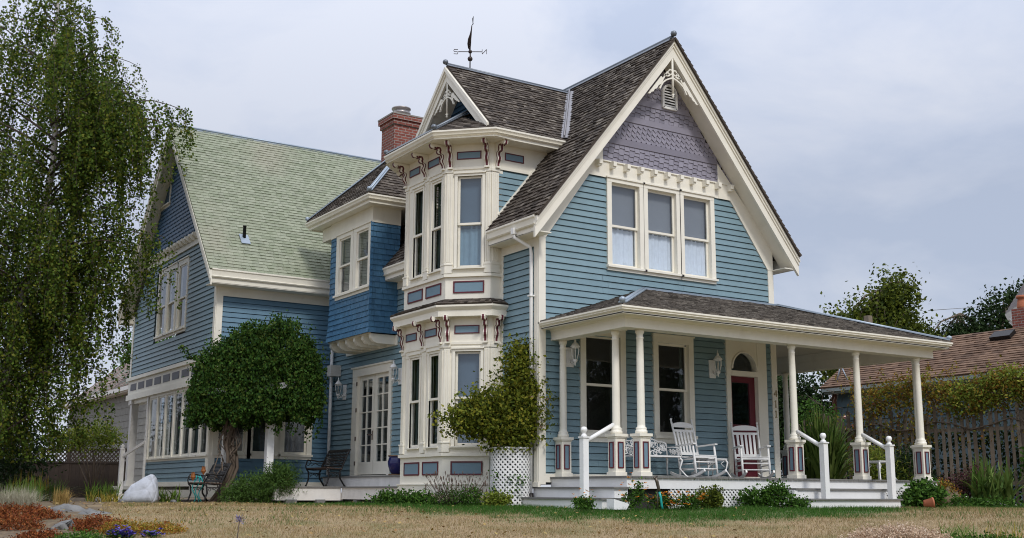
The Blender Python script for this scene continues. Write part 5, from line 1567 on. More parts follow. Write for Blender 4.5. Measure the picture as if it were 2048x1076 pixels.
STRAP = leafmat('strap_leaves', [(.045, .09, .017), (.075, .14, .026), (.15, .20, .05), (.06, .11, .02)], .2, .4)
STRAPL = leafmat('light_strap_leaves', [(.07, .14, .022), (.11, .19, .03), (.16, .2, .04)], .3, .45)
STRAPY = leafmat('yellow_strap_leaves', [(.30, .26, .05), (.38, .28, .06), (.16, .17, .03), (.32, .17, .04)], .3, .5)
FLY = mat('marigold_petals', (.62, .22, .012), .7, .2, 8, island=((.62, .16, .01), (.7, .32, .02), (.65, .25, .06)))
FLP = mat('pink_rose_petals', (.72, .42, .38), .7, .1, 8, island=((.75, .5, .42), (.72, .4, .38), (.8, .66, .58)))
FLV = mat('violet_petals', (.09, .06, .36), .6, .2, 8, island=((.07, .045, .30), (.11, .08, .42), (.05, .035, .22)))
FLW = mat('white_petals', (.75, .72, .6), .7, .1, 8)

# ================================================================== weeping birch at the left
def birch(loc):
    rng = np.random.default_rng(23)
    root = empty('birch_tree', loc, 0, 'tall weeping birch with drooping leafy branches in front of the wing gable', 'tree')
    tr = [(-.75, 0, 0), (-.62, 0, 1.6), (-.5, .05, 3.2), (-.42, .1, 4.4), (-.18, .1, 5.6), (0, 0, 6.6), (.15, -.05, 7.6), (.27, 0, 8.6), (.2, .05, 10.2), (.05, 0, 12.0), (.0, 0, 14.2)]
    tr = [(a + .0, d, z) for a, d, z in tr]
    mb = MB(); mb.tube([L2(*p) for p in tr], [.17, .15, .135, .125, .115, .105, .095, .085, .065, .045, .02], 12); mb.build('trunk', BARKB, root)
    zs = np.array([p[2] for p in tr]); la = np.array([p[0] for p in tr])
    env = [(0.6, 1.2), (1.6, 1.9), (2.6, 2.4), (3.9, 2.2), (5.2, 2.5), (6.2, 3.1), (7.2, 2.75), (8.2, 2.5), (9.2, 2.8), (10.2, 3.6), (11.2, 3.5), (11.9, 2.6), (12.8, 1.5), (14.2, .7)]
    ez = [e_[0] for e_ in env]; er = [e_[1] for e_ in env]
    mb = MB(); P = []; twigs = []
    nl = 122
    for i in range(nl):
        z1 = 5.2 + 8.6 * (i - 66 + rng.random()) / (nl - 66) if i >= 66 else (9.0 + 2.8 * (i + rng.random()) / 14 if i < 14 else 1.9 + 4.6 * (i - 19 + rng.random()) / 47)
        az = i * 2.39996 + rng.uniform(-.5, .5)
        Rm = float(np.interp(z1, ez, er)) * rng.uniform(.62, 1.0)
        if i < 8: az = rng.uniform(-.6, .6)
        if 14 <= i < 19: az = rng.uniform(-.75, .25); z1 = rng.uniform(6.4, 7.5)
        dx, dy = math.cos(az), math.sin(az)
        if 14 <= i < 19: Rm = rng.uniform(2.9, 3.5)
        if i < 8: Rm = float(np.interp(z1, ez, er)) * rng.uniform(.92, 1.05)
        if dx < 0: Rm *= 1.15
        z0 = max(1.6, z1 - Rm * rng.uniform(.1, .5)); z0 = min(z0, 13.4)
        a0 = float(np.interp(z0, zs, la))
        pts = []
        for k in range(9):
            t = k / 8
            r_ = Rm * t; zz = z0 + (z1 - z0) * math.sin(min(1., t * 1.25) * math.pi / 2) - .5 * max(0, t - .72) ** 1.5 * Rm
            pts.append((a0 * (1 - t) + dx * r_ + .12 * math.sin(t * 5 + i), dy * r_ * .85 + .12 * math.cos(t * 4 + i), zz))
        r0 = .010 + .007 * Rm
        mb.tube([L2(*p) for p in pts], [r0 * (1 - .85 * k / 8) + .003 for k in range(9)], 5)
        ns = int(4 + 6.0 * Rm)
        for s_ in range(ns):
            t = rng.uniform(.10, 1.0) ** .85
            k = min(7, int(t * 8)); f = t * 8 - k
            q = np.array(pts[k]) * (1 - f) + np.array(pts[k + 1]) * f
            q = q + np.array([rng.normal(0, .16), rng.normal(0, .16), 0])
            ln = rng.uniform(.7, 2.3) * (1.0 if q[2] > 4 else .7)
            ln = min(ln, max(.2, q[2] - .9))
            n_ = int(ln * 44)
            tt = np.sort(rng.random(n_))
            sw = rng.normal(0, .10, 2); ph = rng.uniform(0, 6)
            X = q[0] + dx * .18 * np.sin(tt * 1.5) + sw[0] * tt + .03 * np.sin(tt * 9 + ph)
            Y = q[1] + dy * .18 * np.sin(tt * 1.5) + sw[1] * tt + .03 * np.cos(tt * 8 + ph)
            Z = q[2] - ln * tt + .10 * np.sin(tt * 2.2)
            P.append(np.stack([X, Y, Z], -1) + rng.normal(size=(n_, 3)) * .058)
            if s_ % 2 == 0: twigs.append([(X[j], Y[j], Z[j]) for j in range(0, n_, max(1, n_ // 4))])
    for tw in twigs:
        if len(tw) > 1: mb.tube([L2(*p) for p in tw], [.005] * len(tw), 3, False)
    mb.build('limb', mat('birch_twig_bark', (.07, .05, .04), .8, .3, 6), root)
    P = loc2w(np.concatenate(P))
    leaves('crown', P, .080, BIRCHL, root, .74, .7)
    return root
birch((-6.95, 13.0, 0))

# ================================================================== creeper on a white arbour in front of the wing
arb = empty('garden_arbour', (-2.55, 8.35, 0), 0, 'white post arbour carrying the big dark creeper', 'arbour')
for a, d, h in ((.40, -.05, 2.5), (-.72, .35, 2.3)):
    mb = MB(); c = L2(a, d, 0)
    mb.box(c[0] - .085, c[0] + .085, c[1] - .085, c[1] + .085, 0, h); mb.box(c[0] - .1, c[0] + .1, c[1] - .1, c[1] + .1, 0, .25)
    mb.build('post', WHITE, arb)
mb = MB()
mb.bar(L2(-1.1, .1, 2.55), L2(1.1, .1, 2.75), .1, .14); mb.bar(L2(-1.1, -.4, 2.55), L2(1.1, -.4, 2.75), .1, .14)
mb.build('cross_beam', WHITE, arb)
cv = empty('creeper', (-2.55, 8.35, 0), 0, 'dense domed dark green creeper on a twisted pale trunk by the wing corner', 'climbing plant')
mb = MB()
for k in range(7):
    ph = k * .9; pts = []
    for i in range(11):
        t = i / 10; z = 2.7 * t
        r_ = .075 + .04 * math.sin(t * 6 + k * 2) + .35 * max(0, t - .65)
        sway = float(np.interp(z, [0, .45, .9, 1.4, 1.9, 2.7], [-.80, -.52, -.40, -.55, -.50, -.45]))
        pts.append(L2(sway + r_ * math.cos(ph + t * 3.2), -.15 + r_ * math.sin(ph + t * 3.2), z))
    mb.tube(pts, [.045 - .02 * i / 10 for i in range(11)], 7)
for k in range(4):
    mb.tube([L2(-.6 + .1 * k, -.2, .9 + .2 * k), L2(-.75, -.3, 1.3 + .1 * k), L2(-.6 + .12 * k, -.25, 1.9)], .012, 5)
for k in range(26):   # loose stems and peeling bark round the trunk
    z0 = random.uniform(.2, 1.5); a0 = float(np.interp(z0, [0, .45, .9, 1.4, 1.9, 2.7], [-.80, -.52, -.40, -.55, -.50, -.45])); h = random.uniform(.3, .9)
    mb.tube([L2(a0 + random.uniform(-.12, .12), -.15 + random.uniform(-.14, .1), z0), L2(a0 + random.uniform(-.22, .22), -.2 + random.uniform(-.15, .05), z0 + h * .5), L2(a0 + random.uniform(-.12, .12), -.15, z0 + h)], random.uniform(.006, .016), 4)
mb.build('trunk', VINEBARK, cv)
vb = [(-.68, 0, 2.45, .88, .75, 1.42), (.58, 0, 2.4, 1.02, .8, 1.98), (-.1, 0, 2.55, .95, .75, 1.72), (-1.05, .1, 2.15, .48, .6, .9), (1.16, -.05, 2.45, .44, .6, 1.42)]
P = np.concatenate([clumps(None, vb, 5600, 13, .06, .80), clumps(None, vb, 1200, 13, .1, .45)])
lt_ = (P[:, 0] + 0) * RHx + P[:, 1] * RHy; P = P[P[:, 2] > 1.93 + .10 * np.sin(lt_ * 9) + .06 * np.sin(lt_ * 23) - .12 * (lt_ < -.3)]
extra = []
for k in range(70):   # trailing shoots below the dome and at its rim
    a = random.uniform(-1.6, 1.6); z = random.uniform(1.95, 2.2); d = random.uniform(-.6, .3); ln = random.uniform(.1, .45) + (.25 if a > .9 else 0)
    tt = rng.random(int(ln * 45)); extra.append(np.stack([a + .05 * np.sin(tt * 5), np.full_like(tt, d), z - ln * tt], -1) + rng.normal(size=(len(tt), 3)) * .035)
for k in range(9):
    a = random.uniform(-1.7, -1.2); tt = rng.random(14); extra.append(np.stack([a - .5 * tt, 0 * tt, 3.3 + .35 * tt + .05 * np.sin(tt * 9)], -1) + rng.normal(size=(14, 3)) * .03)
P = np.concatenate([P, loc2w(np.concatenate(extra))])
leaves('crown', P, .072, IVYL, cv, .7, 1.5)

# ================================================================== garden beside the house
tubz = empty('lattice_planter', (-.37, .42, 0), 0, 'round white lattice planter in the corner beside the bay', 'planter')
mb = MB(); RP = .365
cyl = lambda u, z, n: ((RP + n) * math.cos(u / RP), (RP + n) * math.sin(u / RP), z)
lattice(mb, cyl, 0, 2 * math.pi * RP, .0, 1.09, .066, .034, 0, .006, .05)
mb.lathe([(RP - .005, 1.07), (RP + .016, 1.07), (RP + .016, 1.105), (RP - .005, 1.105)], (0, 0, 0), 32)
mb.build('lattice_side', WHITE, tubz)
mb = MB(); mb.lathe([(.30, .02), (.33, .9), (.33, .95), (.28, .96)], (0, 0, 0), 20); mb.build('inner_tub', mat('black_plastic_tub', (.012, .012, .012), .5, .1, 4), tubz)
lp = clumps(None, [(.1, -.36, .45, .2, .05, .35), (-.25, -.3, .4, .12, .06, .35), (.3, -.2, .3, .06, .08, .35)], 20, 12, .05)
leaves('trailing_leaves', lp, .055, MIDL, tubz, .6)
plant('rose_bush', (-.37, .42, .95), 'big olive green climbing rose overflowing the lattice planter', 'rose bush',
      [(-.30, -.12, .78, .66, .40, .52), (.22, .08, 1.50, .36, .32, .74), (-.85, -.2, .66, .36, .28, .26), (.34, -.05, .85, .36, .34, .66), (.0, -.1, .35, .45, .35, .40)], 900, 17, .10, .072, ROSEL, 26, 1., .6, .2, .25, sprays=46, flowers=(9, FLP, .045, None))
plant('lavender_clump', (-1.42, .62, 0), 'clump of spent lavender stalks in front of the bay panels', 'lavender', [(0, 0, .16, .42, .25, .17), (.3, 0, .18, .3, .2, .18)], 90, 16, .06, .05, MIDL, 0, aspect=.35)
lv = [o for o in bpy.data.objects if o.name == 'lavender_clump'][0]
mb = MB()
for k in range(90):
    a = random.uniform(-.5, .5); l_ = random.uniform(.25, .62); e_ = L2(a * 1.15, random.uniform(-.2, .2), l_); mb.tube([L2(a * .5, 0, .05), e_], .0035, 3); mb.lathe([(.003, -.03), (.011, 0), (.009, .025), (.002, .04)], e_, 5)
mb.build('seed_heads', mat('dry_seed_heads', (.11, .075, .06), .9, .3, 9), lv)
plant('border_plants', (-1.85, 1.95, 0), 'low mixed green plants between the side deck and the bay foot', 'border plants', [(-.2, 0, .12, .45, .2, .15), (.35, -.05, .12, .3, .2, .16)], 120, 15, .05, .06, MIDL, flowers=(4, FLY, .02, None))
plant('border_plants', (-1.02, -.15, 0), 'small bright yellow green clump left of the porch steps', 'border plants', [(0, 0, .12, .28, .16, .13)], 50, 14, .045, .06, LIMEL)
plant('marigold_plant', (-.95, -2.72, 0), 'marigold clump in front of the left porch steps', 'marigolds', [(0, 0, .08, .19, .13, .10)], 34, 14, .04, .05, MIDL, flowers=(7, FLY, .025, [(0, -.1, .22, .2, .1, .08)]), group='marigolds along the porch')
plant('marigold_plant', (.02, -2.75, 0), 'tall marigold clump with pale blooms behind the sloping white box', 'marigolds', [(0, 0, .13, .16, .12, .15), (.1, 0, .28, .07, .08, .22)], 26, 14, .045, .05, MIDL, flowers=(12, FLY, .03, [(0, -.12, .35, .25, .1, .25)]), group='marigolds along the porch')
plant('marigold_plant', (.85, -2.72, 0), 'dense marigold clump with many orange blooms right of the garden tap', 'marigolds', [(-.1, 0, .10, .28, .14, .13), (.3, 0, .10, .28, .14, .13)], 60, 14, .045, .05, MIDL, flowers=(36, FLY, .03, [(.1, -.12, .18, .5, .1, .13)]), group='marigolds along the porch')
plant('garden_shrub', (1.72, -2.70, 0), 'small olive leaved shrub against the porch lattice', 'shrub', [(0, 0, .14, .28, .18, .18), (.15, 0, .24, .12, .12, .12)], 80, 15, .05, .055, OLIVEL, 6, .3, group='shrubs along the porch foot')
plant('garden_shrub', (3.10, -2.74, 0), 'wider green shrub against the porch lattice, left of the front steps', 'shrub', [(-.15, 0, .16, .34, .22, .2), (.2, 0, .22, .3, .2, .22), (.55, 0, .08, .22, .2, .1)], 150, 15, .055, .06, MIDL, 6, .3, group='shrubs along the porch foot')
plant('garden_shrub', (7.45, -2.85, 0), 'large leaved dark green shrub right of the front steps', 'shrub', [(0, 0, .25, .40, .28, .28), (-.2, 0, .15, .3, .25, .16)], 130, 13, .06, .085, MIDL, 6, .3, aspect=.7, group='shrubs along the porch foot')
mb = MB(); prof = [(.06, 0), (.09, .16), (.10, .16), (.10, .19), (.085, .19), (.055, .02)]
pts = []; nn = 16
mb.lathe(prof, (0, 0, 0), nn)
po = tag(mb.build('fallen_pot', TERRA, None, (7.02, -3.12, .10)), 'terracotta pot lying on its side by the front steps', 'pot'); po.rotation_euler = (R(84), 0, R(50))
plant('rosemary_bush', (-2.72, 7.05, 0), 'bushy dark green rosemary at the left end of the side deck', 'shrub', [(-.1, 0, .3, .72, .4, .36), (.38, 0, .55, .40, .35, .38), (-.6, 0, .18, .4, .3, .2)], 430, 17, .075, .085, ROSEMARY, 8, .5, .2, -.9, .35)
def strap(name, loc, label, cat, n, h, sp, w, m, group=None, lean=.5, seed=1, base=.15, hv=.35, seg=5):
    r_ = random.Random(seed); root = empty(name, loc, 0, label, cat, group)
    mb = MB(); blades(mb, (0, 0, 0), n, h, sp, w, r_, lean, seg, hv, base); mb.build('leaves', m, root)
    return root
strap('day_lily', (-4.05, 9.9, 0), 'light green strap leaved lily between the white boulder and the bench', 'lily', 60, .42, .35, .035, STRAPL, None, .8, 3, .3)
# orange and turquoise metal flower ornament behind the garden bench
orn = empty('flower_ornament', (-3.55, 9.15, 0), 0, 'turquoise and orange metal flower sculpture behind the garden bench', 'garden ornament')
mb = MB()
for k in range(3):
    mb.tube([L2(-.10 + .08 * k + .045 * math.sin(t * 8 + k), .04 * math.cos(t * 8 + k), .62 * t) for t in [i / 12 for i in range(13)]], .014, 6)
mb.build('stems', TURQ, orn)
mb = MB()
for a, z in ((-.14, .50), (.10, .64)):
    c = Vector(L2(a, 0, z))
    for k in range(5):
        t = k * 1.26; e_ = Vector(L2(.03 * math.cos(t), .03 * math.sin(t), .21)); s_ = Vector(L2(-.04 * math.sin(t), .04 * math.cos(t), 0))
        mid = c + Vector(L2(.042 * math.cos(t), .042 * math.sin(t), .09))
        mb.ring2([c, mid - s_, c + e_, mid + s_], [p + Vector(L2(.006 * math.cos(t), .006 * math.sin(t), 0)) for p in (c, mid - s_, c + e_, mid + s_)])
mb.build('petals', mat('orange_enamel', (.30, .10, .02), .5, .2, 6), orn)
# ------------------------------------------------------------------ stones
import bmesh
def stone(name, loc, r, label, cat, m, seed, pts=None, group=None, n=26, sub=2, amp=.03):
    rs = random.Random(seed)
    bm = bmesh.new()
    if pts is None:
        pts = []
        for _ in range(n):
            v = Vector((rs.gauss(0, 1), rs.gauss(0, 1), rs.gauss(0, 1))).normalized() * rs.uniform(.8, 1.05)
            pts.append((v.x * r[0], v.y * r[1], max(-.25, v.z) * r[2]))
    for p in pts: bm.verts.new(L2(*p))
    ret = bmesh.ops.convex_hull(bm, input=bm.verts)
    for v in [g for g in ret['geom_interior'] if isinstance(g, bmesh.types.BMVert)]: bm.verts.remove(v)
    bmesh.ops.triangulate(bm, faces=bm.faces)
    bmesh.ops.bevel(bm, geom=list(bm.edges), offset=.10 * min(r), segments=2, affect='EDGES', clamp_overlap=True)
    bmesh.ops.triangulate(bm, faces=bm.faces)
    bmesh.ops.subdivide_edges(bm, edges=bm.edges, cuts=1, use_grid_fill=False)
    for v in bm.verts:
        a = v.co * 6.0
        v.co += v.normal * amp * (math.sin(a.x * 1.7 + seed) * math.sin(a.y * 2.1) * math.sin(a.z * 1.9 + 1) + .5 * math.sin(a.x * 5 + a.z * 4))
    me = bpy.data.meshes.new(name); bm.to_mesh(me); bm.free()
    me.polygons.foreach_set('use_smooth', [True] * len(me.polygons))
    me.materials.append(m)
    o = bpy.data.objects.new(name, me); COL.objects.link(o); o.location = loc
    return tag(o, label, cat, group)
stone('white_boulder', (-4.68, 9.86, -.02), (.43, .3, .6), 'big white quartz boulder with a peaked top on the lawn edge', 'boulder', STONEW, 3,
      [(-.44, -.1, .0), (-.43, .1, .12), (-.36, -.22, .22), (-.30, .2, .32), (-.14, -.28, .44), (-.02, .2, .54), (.12, -.22, .59), (.22, -.10, .665), (.31, .05, .66), (.32, -.22, .54), (.40, -.1, .44), (.43, -.22, .2), (-.2, -.32, .25), (.22, -.33, .33), (.05, .05, .62), (.40, .2, .0), (.38, -.28, .0), (-.1, -.34, .0), (-.36, -.27, .0), (.0, .3, .0), (.10, -.33, .25)], amp=.012)
stone('garden_stone', (-8.05, 1.62, -.10), (.42, .28, .16), 'long flat grey stone at the top of the rust coloured bed', 'stone', STONEG, 5, group='grey stones in the left bed')
stone('garden_stone', (-7.86, .75, -.14), (.28, .24, .13), 'grey stone bordering the dry lawn, lower right of the long flat stone', 'stone', STONEG, 8, group='grey stones in the left bed')
stone('garden_stone', (-8.72, -1.35, -.30), (.19, .2, .20), 'rounded grey stone between the red mounds at the bottom', 'stone', STONEG, 13, group='grey stones in the left bed')
for i, (lx, ly, s_) in enumerate(((-5.55, 10.3, .16), (-5.3, 9.2, .10), (-4.05, 9.45, .09))):
    stone('garden_stone', (lx, ly, 0), (s_, s_ * .8, s_ * .7), ['pale stone left of the white boulder', 'little stone at the left foot of the white boulder', 'little stone at the right foot of the white boulder'][i], 'stone', STONEG, 20 + i, group='grey stones in the left bed')
for i, (lx, ly, s_) in enumerate(((-2.2, 6.65, .16), (-1.5, 6.62, .13), (-.85, 5.9, .13), (-.82, 5.0, .15))):
    mb = MB(); mb.box(lx - s_ * .8, lx + s_ * .8, ly + .02, ly + .2, -.02, .09)
    tag(mb.build('footing_block', STONEG), 'concrete footing block under the edge of the side deck', 'block', 'footing blocks under the side deck')
# ------------------------------------------------------------------ rock garden in the left foreground
def mound(loc, r, label, m, n, group='low mounded plants in the left bed', size=.035):
    return plant('sedum_mound', loc, label, 'ground cover plant', [(0, 0, .0, *r)], n, 14, .03, size, m, 0, .1, .5, -.5, .75, group)
mound((-8.95, .45, -.17), (.62, .42, .20), 'wide rust red mound below the long flat stone', RUST, 420)
mound((-9.35, -1.05, -.27), (.45, .4, .20), 'dark red mound in the bottom left corner', RUST, 300)
mound((-8.35, -1.75, -.30), (.34, .36, .22), 'orange red mound right of the rounded stone', RUST, 260)
mound((-8.15, -2.35, -.33), (.36, .34, .20), 'golden orange mound behind the violet flowers', RUSTY, 260)
mound((-7.72, -2.55, -.32), (.34, .30, .15), 'small rust brown mound at the edge of the dry lawn', RUSTY, 190)
mound((-9.25, -2.6, -.40), (.36, .3, .15), 'dusky red mound at the very bottom left', RUST, 260)
mound((-8.45, -.75, -.27), (.2, .2, .10), 'brown red mound between the two grey stones', RUST, 170)
mound((-9.75, .1, -.2), (.45, .4, .16), 'dark red mound at the left edge behind the others', RUST, 240)
mound((-8.85, -2.95, -.40), (.35, .3, .14), 'low green mat in the bottom left corner', MIDL, 170)
plant('violet_flowers', (-8.32, -2.85, -.39), 'cluster of violet blue flowers at the bottom edge, left one', 'flowers', [(0, 0, .05, .2, .15, .1)], 25, 10, .03, .05, MIDL, flowers=(34, FLV, .032, [(0, 0, .12, .17, .12, .05)]), group='violet flowers in the left bed')
plant('violet_flowers', (-7.98, -3.0, -.39), 'cluster of violet blue flowers at the bottom edge, nearer the lawn', 'flowers', [(0, 0, .04, .15, .12, .08)], 20, 10, .03, .05, MIDL, flowers=(22, FLV, .03, [(0, 0, .10, .13, .1, .04)]), group='violet flowers in the left bed')
ag = empty('agapanthus', (-7.62, -5.15, -.43), 0, 'single pale violet agapanthus on a thin stalk in front of the lawn', 'flower')
mb = MB(); mb.tube([(0, 0, 0), (.008, 0, .22), (.02, 0, .36)], .006, 6); mb.build('stalk', mat('brown_stalk', (.10, .075, .06), .8, .2, 8), ag)
mb = MB()
for k in range(26):
    t = k * 2.4; el = random.uniform(-.4, 1.1); v = Vector((math.cos(t) * math.cos(el), math.sin(t) * math.cos(el), math.sin(el)))
    c = Vector((.02, 0, .36)); e_ = c + v * random.uniform(.05, .08); s_ = v.cross(Vector((0, 0, 1))) * .012
    mb.tube([c, e_], .0018, 3, False); mb.add([c + v * .035 - s_ * .2, e_ - s_, e_ + v * .02, e_ + s_], [(0, 1, 2, 3)])
mb.build('flower_head', mat('faded_violet_petals', (.16, .14, .26), .8, .25, 8), ag)
strap('silver_grass', (-8.75, 2.1, -.06), 'silvery tufted grass mound at the left edge', 'ornamental grass', 900, .40, .42, .006, SILVERB, None, .75, 4, .30, .3)
strap('gold_grass', (-7.45, 5.1, 0), 'dry golden grass tuft right of the silver grass', 'ornamental grass', 190, .34, .22, .010, DRYB, None, .7, 9, .15)
fg = 'green clumps in front of the brown fence'
strap('fern_clump', (-4.9, 12.6, 0), 'leafy green and gold clump left of the white boulder', 'fern', 150, .55, .5, .03, STRAPL, fg, .8, 21, .45)
strap('fern_clump', (-5.9, 14.2, 0), 'arching fern clump in front of the middle of the fence', 'fern', 140, .6, .55, .03, STRAP, fg, .8, 22, .4)
strap('fern_clump', (-7.0, 11.4, 0), 'fern clump above the silver grass', 'fern', 140, .6, .5, .03, STRAPL, fg, .8, 23, .4)
strap('crocosmia', (-6.35, 14.3, 0), 'upright orange tinted leaves behind the silver grass', 'flower', 70, .75, .3, .035, STRAPY, fg, .5, 24, .5)
strap('fern_clump', (-8.1, 8.4, 0), 'dark low leaves at the left edge beside the silver grass', 'fern', 120, .4, .4, .03, STRAP, fg, .9, 25, .5)
strap('gold_grass', (-5.6, 9.6, 0), 'gold brown leaves left of the boulder near the stones', 'ornamental grass', 90, .3, .35, .02, STRAPY, None, .9, 26, .35)
plant('privet_bush', (-7.3, 16.2, 0), 'dark bush in the shade under the birch', 'bush', [(0, 0, .9, 1.3, 1., .95), (-1.2, 0, 1.1, 1.2, 1., 1.1)], 260, 16, .14, .09, DARKL, 6, .8)
plant('privet_bush', (-3.1, 21.5, 0), 'yellow green bush above the lattice fence', 'bush', [(0, 0, 2.0, .95, .5, .45), (-.9, 0, 1.9, .7, .5, .4)], 150, 15, .1, .09, LIMEL, 8, 1.5)
plant('privet_bush', (-5.6, 20.6, 0), 'tall dark hedge plant behind the birch trunk', 'bush', [(-.3, 0, 1.7, 1.3, 1., 1.7), (-1.9, 0, 2.2, 1.8, 1., 2.3)], 520, 16, .2, .11, DARKL, 8, 1.5)

# ================================================================== fences
fl = empty('board_fence', (0, 0, 0), 0, 'dark brown board fence with a lattice top behind the birch', 'fence')
A = Vector((-8.6, 27.15, 0)); B = Vector((-1.75, 22.75, 0)); FF = Fr(A.x, A.y, B.x - A.x, B.y - A.y); ln = (B - A).length
mb = MB(); u = 0
while u < ln: mb.fbox(FF, u, min(u + .14, ln), .02, 1.18, 0, .02 + random.uniform(0, .006)); u += .145
mb.build('boards', FENCED, fl)
mb = MB(); lattice(mb, FF.p, 0, ln, 1.24, 1.62, .10, .04, 0, .01); mb.fbox(FF, 0, ln, 1.18, 1.24, -.02, .05); mb.fbox(FF, 0, ln, 1.62, 1.69, -.02, .05); mb.build('lattice_top', FENCED, fl)
for k in range(5):
    mb = MB(); u = ln * k / 4; mb.fbox(FF, u - .05, u + .05, 0, 1.75, -.06, .04); mb.build('post', FENCED, fl)
fr_ = empty('picket_fence', (0, 0, 0), 0, 'weathered grey grape-stake fence at the right side of the garden', 'fence')
A = Vector((10.75, 3.6, 0)); B = Vector((12.6, -5.6, 0)); FF = Fr(A.x, A.y, B.x - A.x, B.y - A.y); ln = (B - A).length
mb = MB(); u = 0; rs = random.Random(4)
while u < ln:
    w = rs.uniform(.065, .095); h = rs.uniform(2.05, 2.42); t = rs.uniform(-.02, .02)
    mb.ring2([FF.p(u, .0, .0), FF.p(u + w, .0, .0), FF.p(u + w + t, h - .03, .0), FF.p(u + w * .5 + t, h, .0), FF.p(u + t, h - .02, .0)], [FF.p(u, .0, .025), FF.p(u + w, .0, .025), FF.p(u + w + t, h - .03, .025), FF.p(u + w * .5 + t, h, .025), FF.p(u + t, h - .02, .025)])
    u += w + rs.uniform(.07, .13)
mb.build('stakes', FENCEW, fr_)
mb = MB(); mb.fbox(FF, 0, ln, .5, .58, -.05, -.002); mb.fbox(FF, 0, ln, 1.75, 1.83, -.05, -.002); mb.build('rail', FENCEW, fr_)
for k in range(4):
    mb = MB(); u = ln * (k + .5) / 4; mb.fbox(FF, u - .06, u + .06, 0, 2.2, -.13, -.05); mb.build('post', FENCEW, fr_)
def along(t, up, out=0.): return FF.p(ln * t, up, out)
fv = empty('fence_vine', (0, 0, 0), 0, 'green and russet vine sprawling over the top of the grey stake fence', 'climbing plant')
def vine(part, t0, t1, z0, z1, n, m, th=.3):
    q = []
    for _ in range(n):
        t = random.uniform(t0, t1); p = Vector(along(t, random.uniform(z0, z1) + .15 * math.sin(t * 23), random.uniform(-th, th * .7)))
        q.append(rng.normal(size=(13, 3)) * .10 + np.array(p))
    leaves(part, np.concatenate(q), .075, m, fv, .65, .3)
vine('foliage', .18, .98, 2.25, 2.95, 800, AUTL); vine('foliage', .05, .4, 1.3, 2.1, 110, AUTL, .2); vine('foliage', .45, .75, 2.3, 3.0, 420, LIMEL); vine('foliage', .3, .95, 1.5, 2.2, 60, AUTL, .15)
q = []
for k in range(90):
    t = random.uniform(.15, .97); z = random.uniform(2.6, 3.0); l_ = random.uniform(.2, .6); tt = rng.random(22)[:, None]
    q.append(np.array(along(t, z, random.uniform(-.3, .2))) + tt * np.array([random.uniform(-.3, .3), random.uniform(-.3, .3), l_]) + rng.normal(size=(22, 3)) * .03)
leaves('foliage', np.concatenate(q), .065, AUTL, fv, .6, -.3)
mb = MB(); mb.tube([along(t_ / 20, 1.9 + .12 * math.sin(t_ * 1.7), .05) for t_ in range(1, 20)], .02, 6)
for k in range(90):
    t = random.uniform(.05, .95); z = random.uniform(1.6, 2.9); mb.tube([along(t, z, .05), along(t + .015, z + .3, .1), along(t + random.uniform(-.04, .04), z + random.uniform(.3, .65), random.uniform(0, .3))], .007, 4)
mb.build('stem', BARK, fv)

hb = empty('privet_hedge', (0, 0, 0), 0, 'dark hedge seen through the gaps of the grey stake fence', 'hedge')
q = []
for _ in range(900): q.append(rng.normal(size=(12, 3)) * .14 + np.array(along(random.random(), random.uniform(.1, 1.9), random.uniform(-1.0, -.35))))
leaves('foliage', np.concatenate(q), .09, DARKL, hb, .65, .3)
# ================================================================== right-hand garden
strap('flax_plant', (9.55, 1.75, 0), 'large dark green flax with sword leaves behind the porch columns', 'flax', 400, 2.25, 1.0, .11, STRAP, 'sword leaved plants on the right', .62, 31, .3)
plant('rose_bush', (11.35, 3.55, 0), 'light green rose bush with pink and cream blooms beyond the side porch', 'rose bush', [(0, 0, 2.05, .75, .5, .68), (.3, 0, 1.2, .8, .6, .9), (-.3, 0, 1.6, .5, .5, .6)], 330, 15, .1, .075, MIDL, 10, 1., flowers=(0, FLP, .07, None))
rb = [o for o in bpy.data.objects if o.name.startswith('rose_bush')][-1]
mb = MB()
for a, z in ((.62, 2.25), (.45, 2.0), (.60, 1.95), (.85, 2.0), (.72, 1.88), (.98, 2.05)):
    c = Vector(L2(a, -.5, z))
    for k in range(14):
        t = k * 2.4; e_ = Vector((math.cos(t), math.sin(t), random.uniform(-.5, 1))) * .085; s_ = Vector((-math.sin(t), math.cos(t), 0)) * .04
        mb.add([c, c + e_ * .6 - s_, c + e_, c + e_ * .6 + s_], [(0, 1, 2, 3)])
mb.build('blossom', FLP, rb)
plant('bamboo_clump', (10.35, .75, 0), 'feathery yellow green clump behind the small porch stool', 'shrub', [(0, 0, .75, .62, .5, .65), (.45, 0, .5, .45, .4, .45)], 190, 14, .1, .13, LIMEL, 16, .6, .2, .6)
strap('iris_clump', (10.05, -2.55, 0), 'broad fan of green iris leaves on the right, nearest the lawn', 'iris', 130, 1.0, .75, .09, STRAP, 'sword leaved plants on the right', .7, 33, .4)
strap('iris_clump', (11.1, -1.55, 0), 'upright bright green iris leaves in front of the stake fence', 'iris', 50, 1.15, .2, .05, STRAPL, 'sword leaved plants on the right', .35, 34, .2)
strap('iris_clump', (10.25, -4.1, 0), 'yellow edged sword leaves at the right border of the picture', 'iris', 70, .85, .65, .06, STRAPY, 'sword leaved plants on the right', .9, 35, .25)
plant('heather_bush', (9.95, -1.65, 0), 'plum brown heather in front of the fence, left of the iris fan', 'heather', [(0, 0, .3, .5, .35, .4), (.5, 0, .5, .5, .35, .4), (-.45, 0, .2, .3, .25, .25)], 230, 15, .07, .05, HEATH)
plant('heather_bush', (9.25, -1.9, 0), 'gold green low heather at the porch end', 'heather', [(0, 0, .25, .3, .25, .35)], 90, 14, .06, .05, RUSTY)
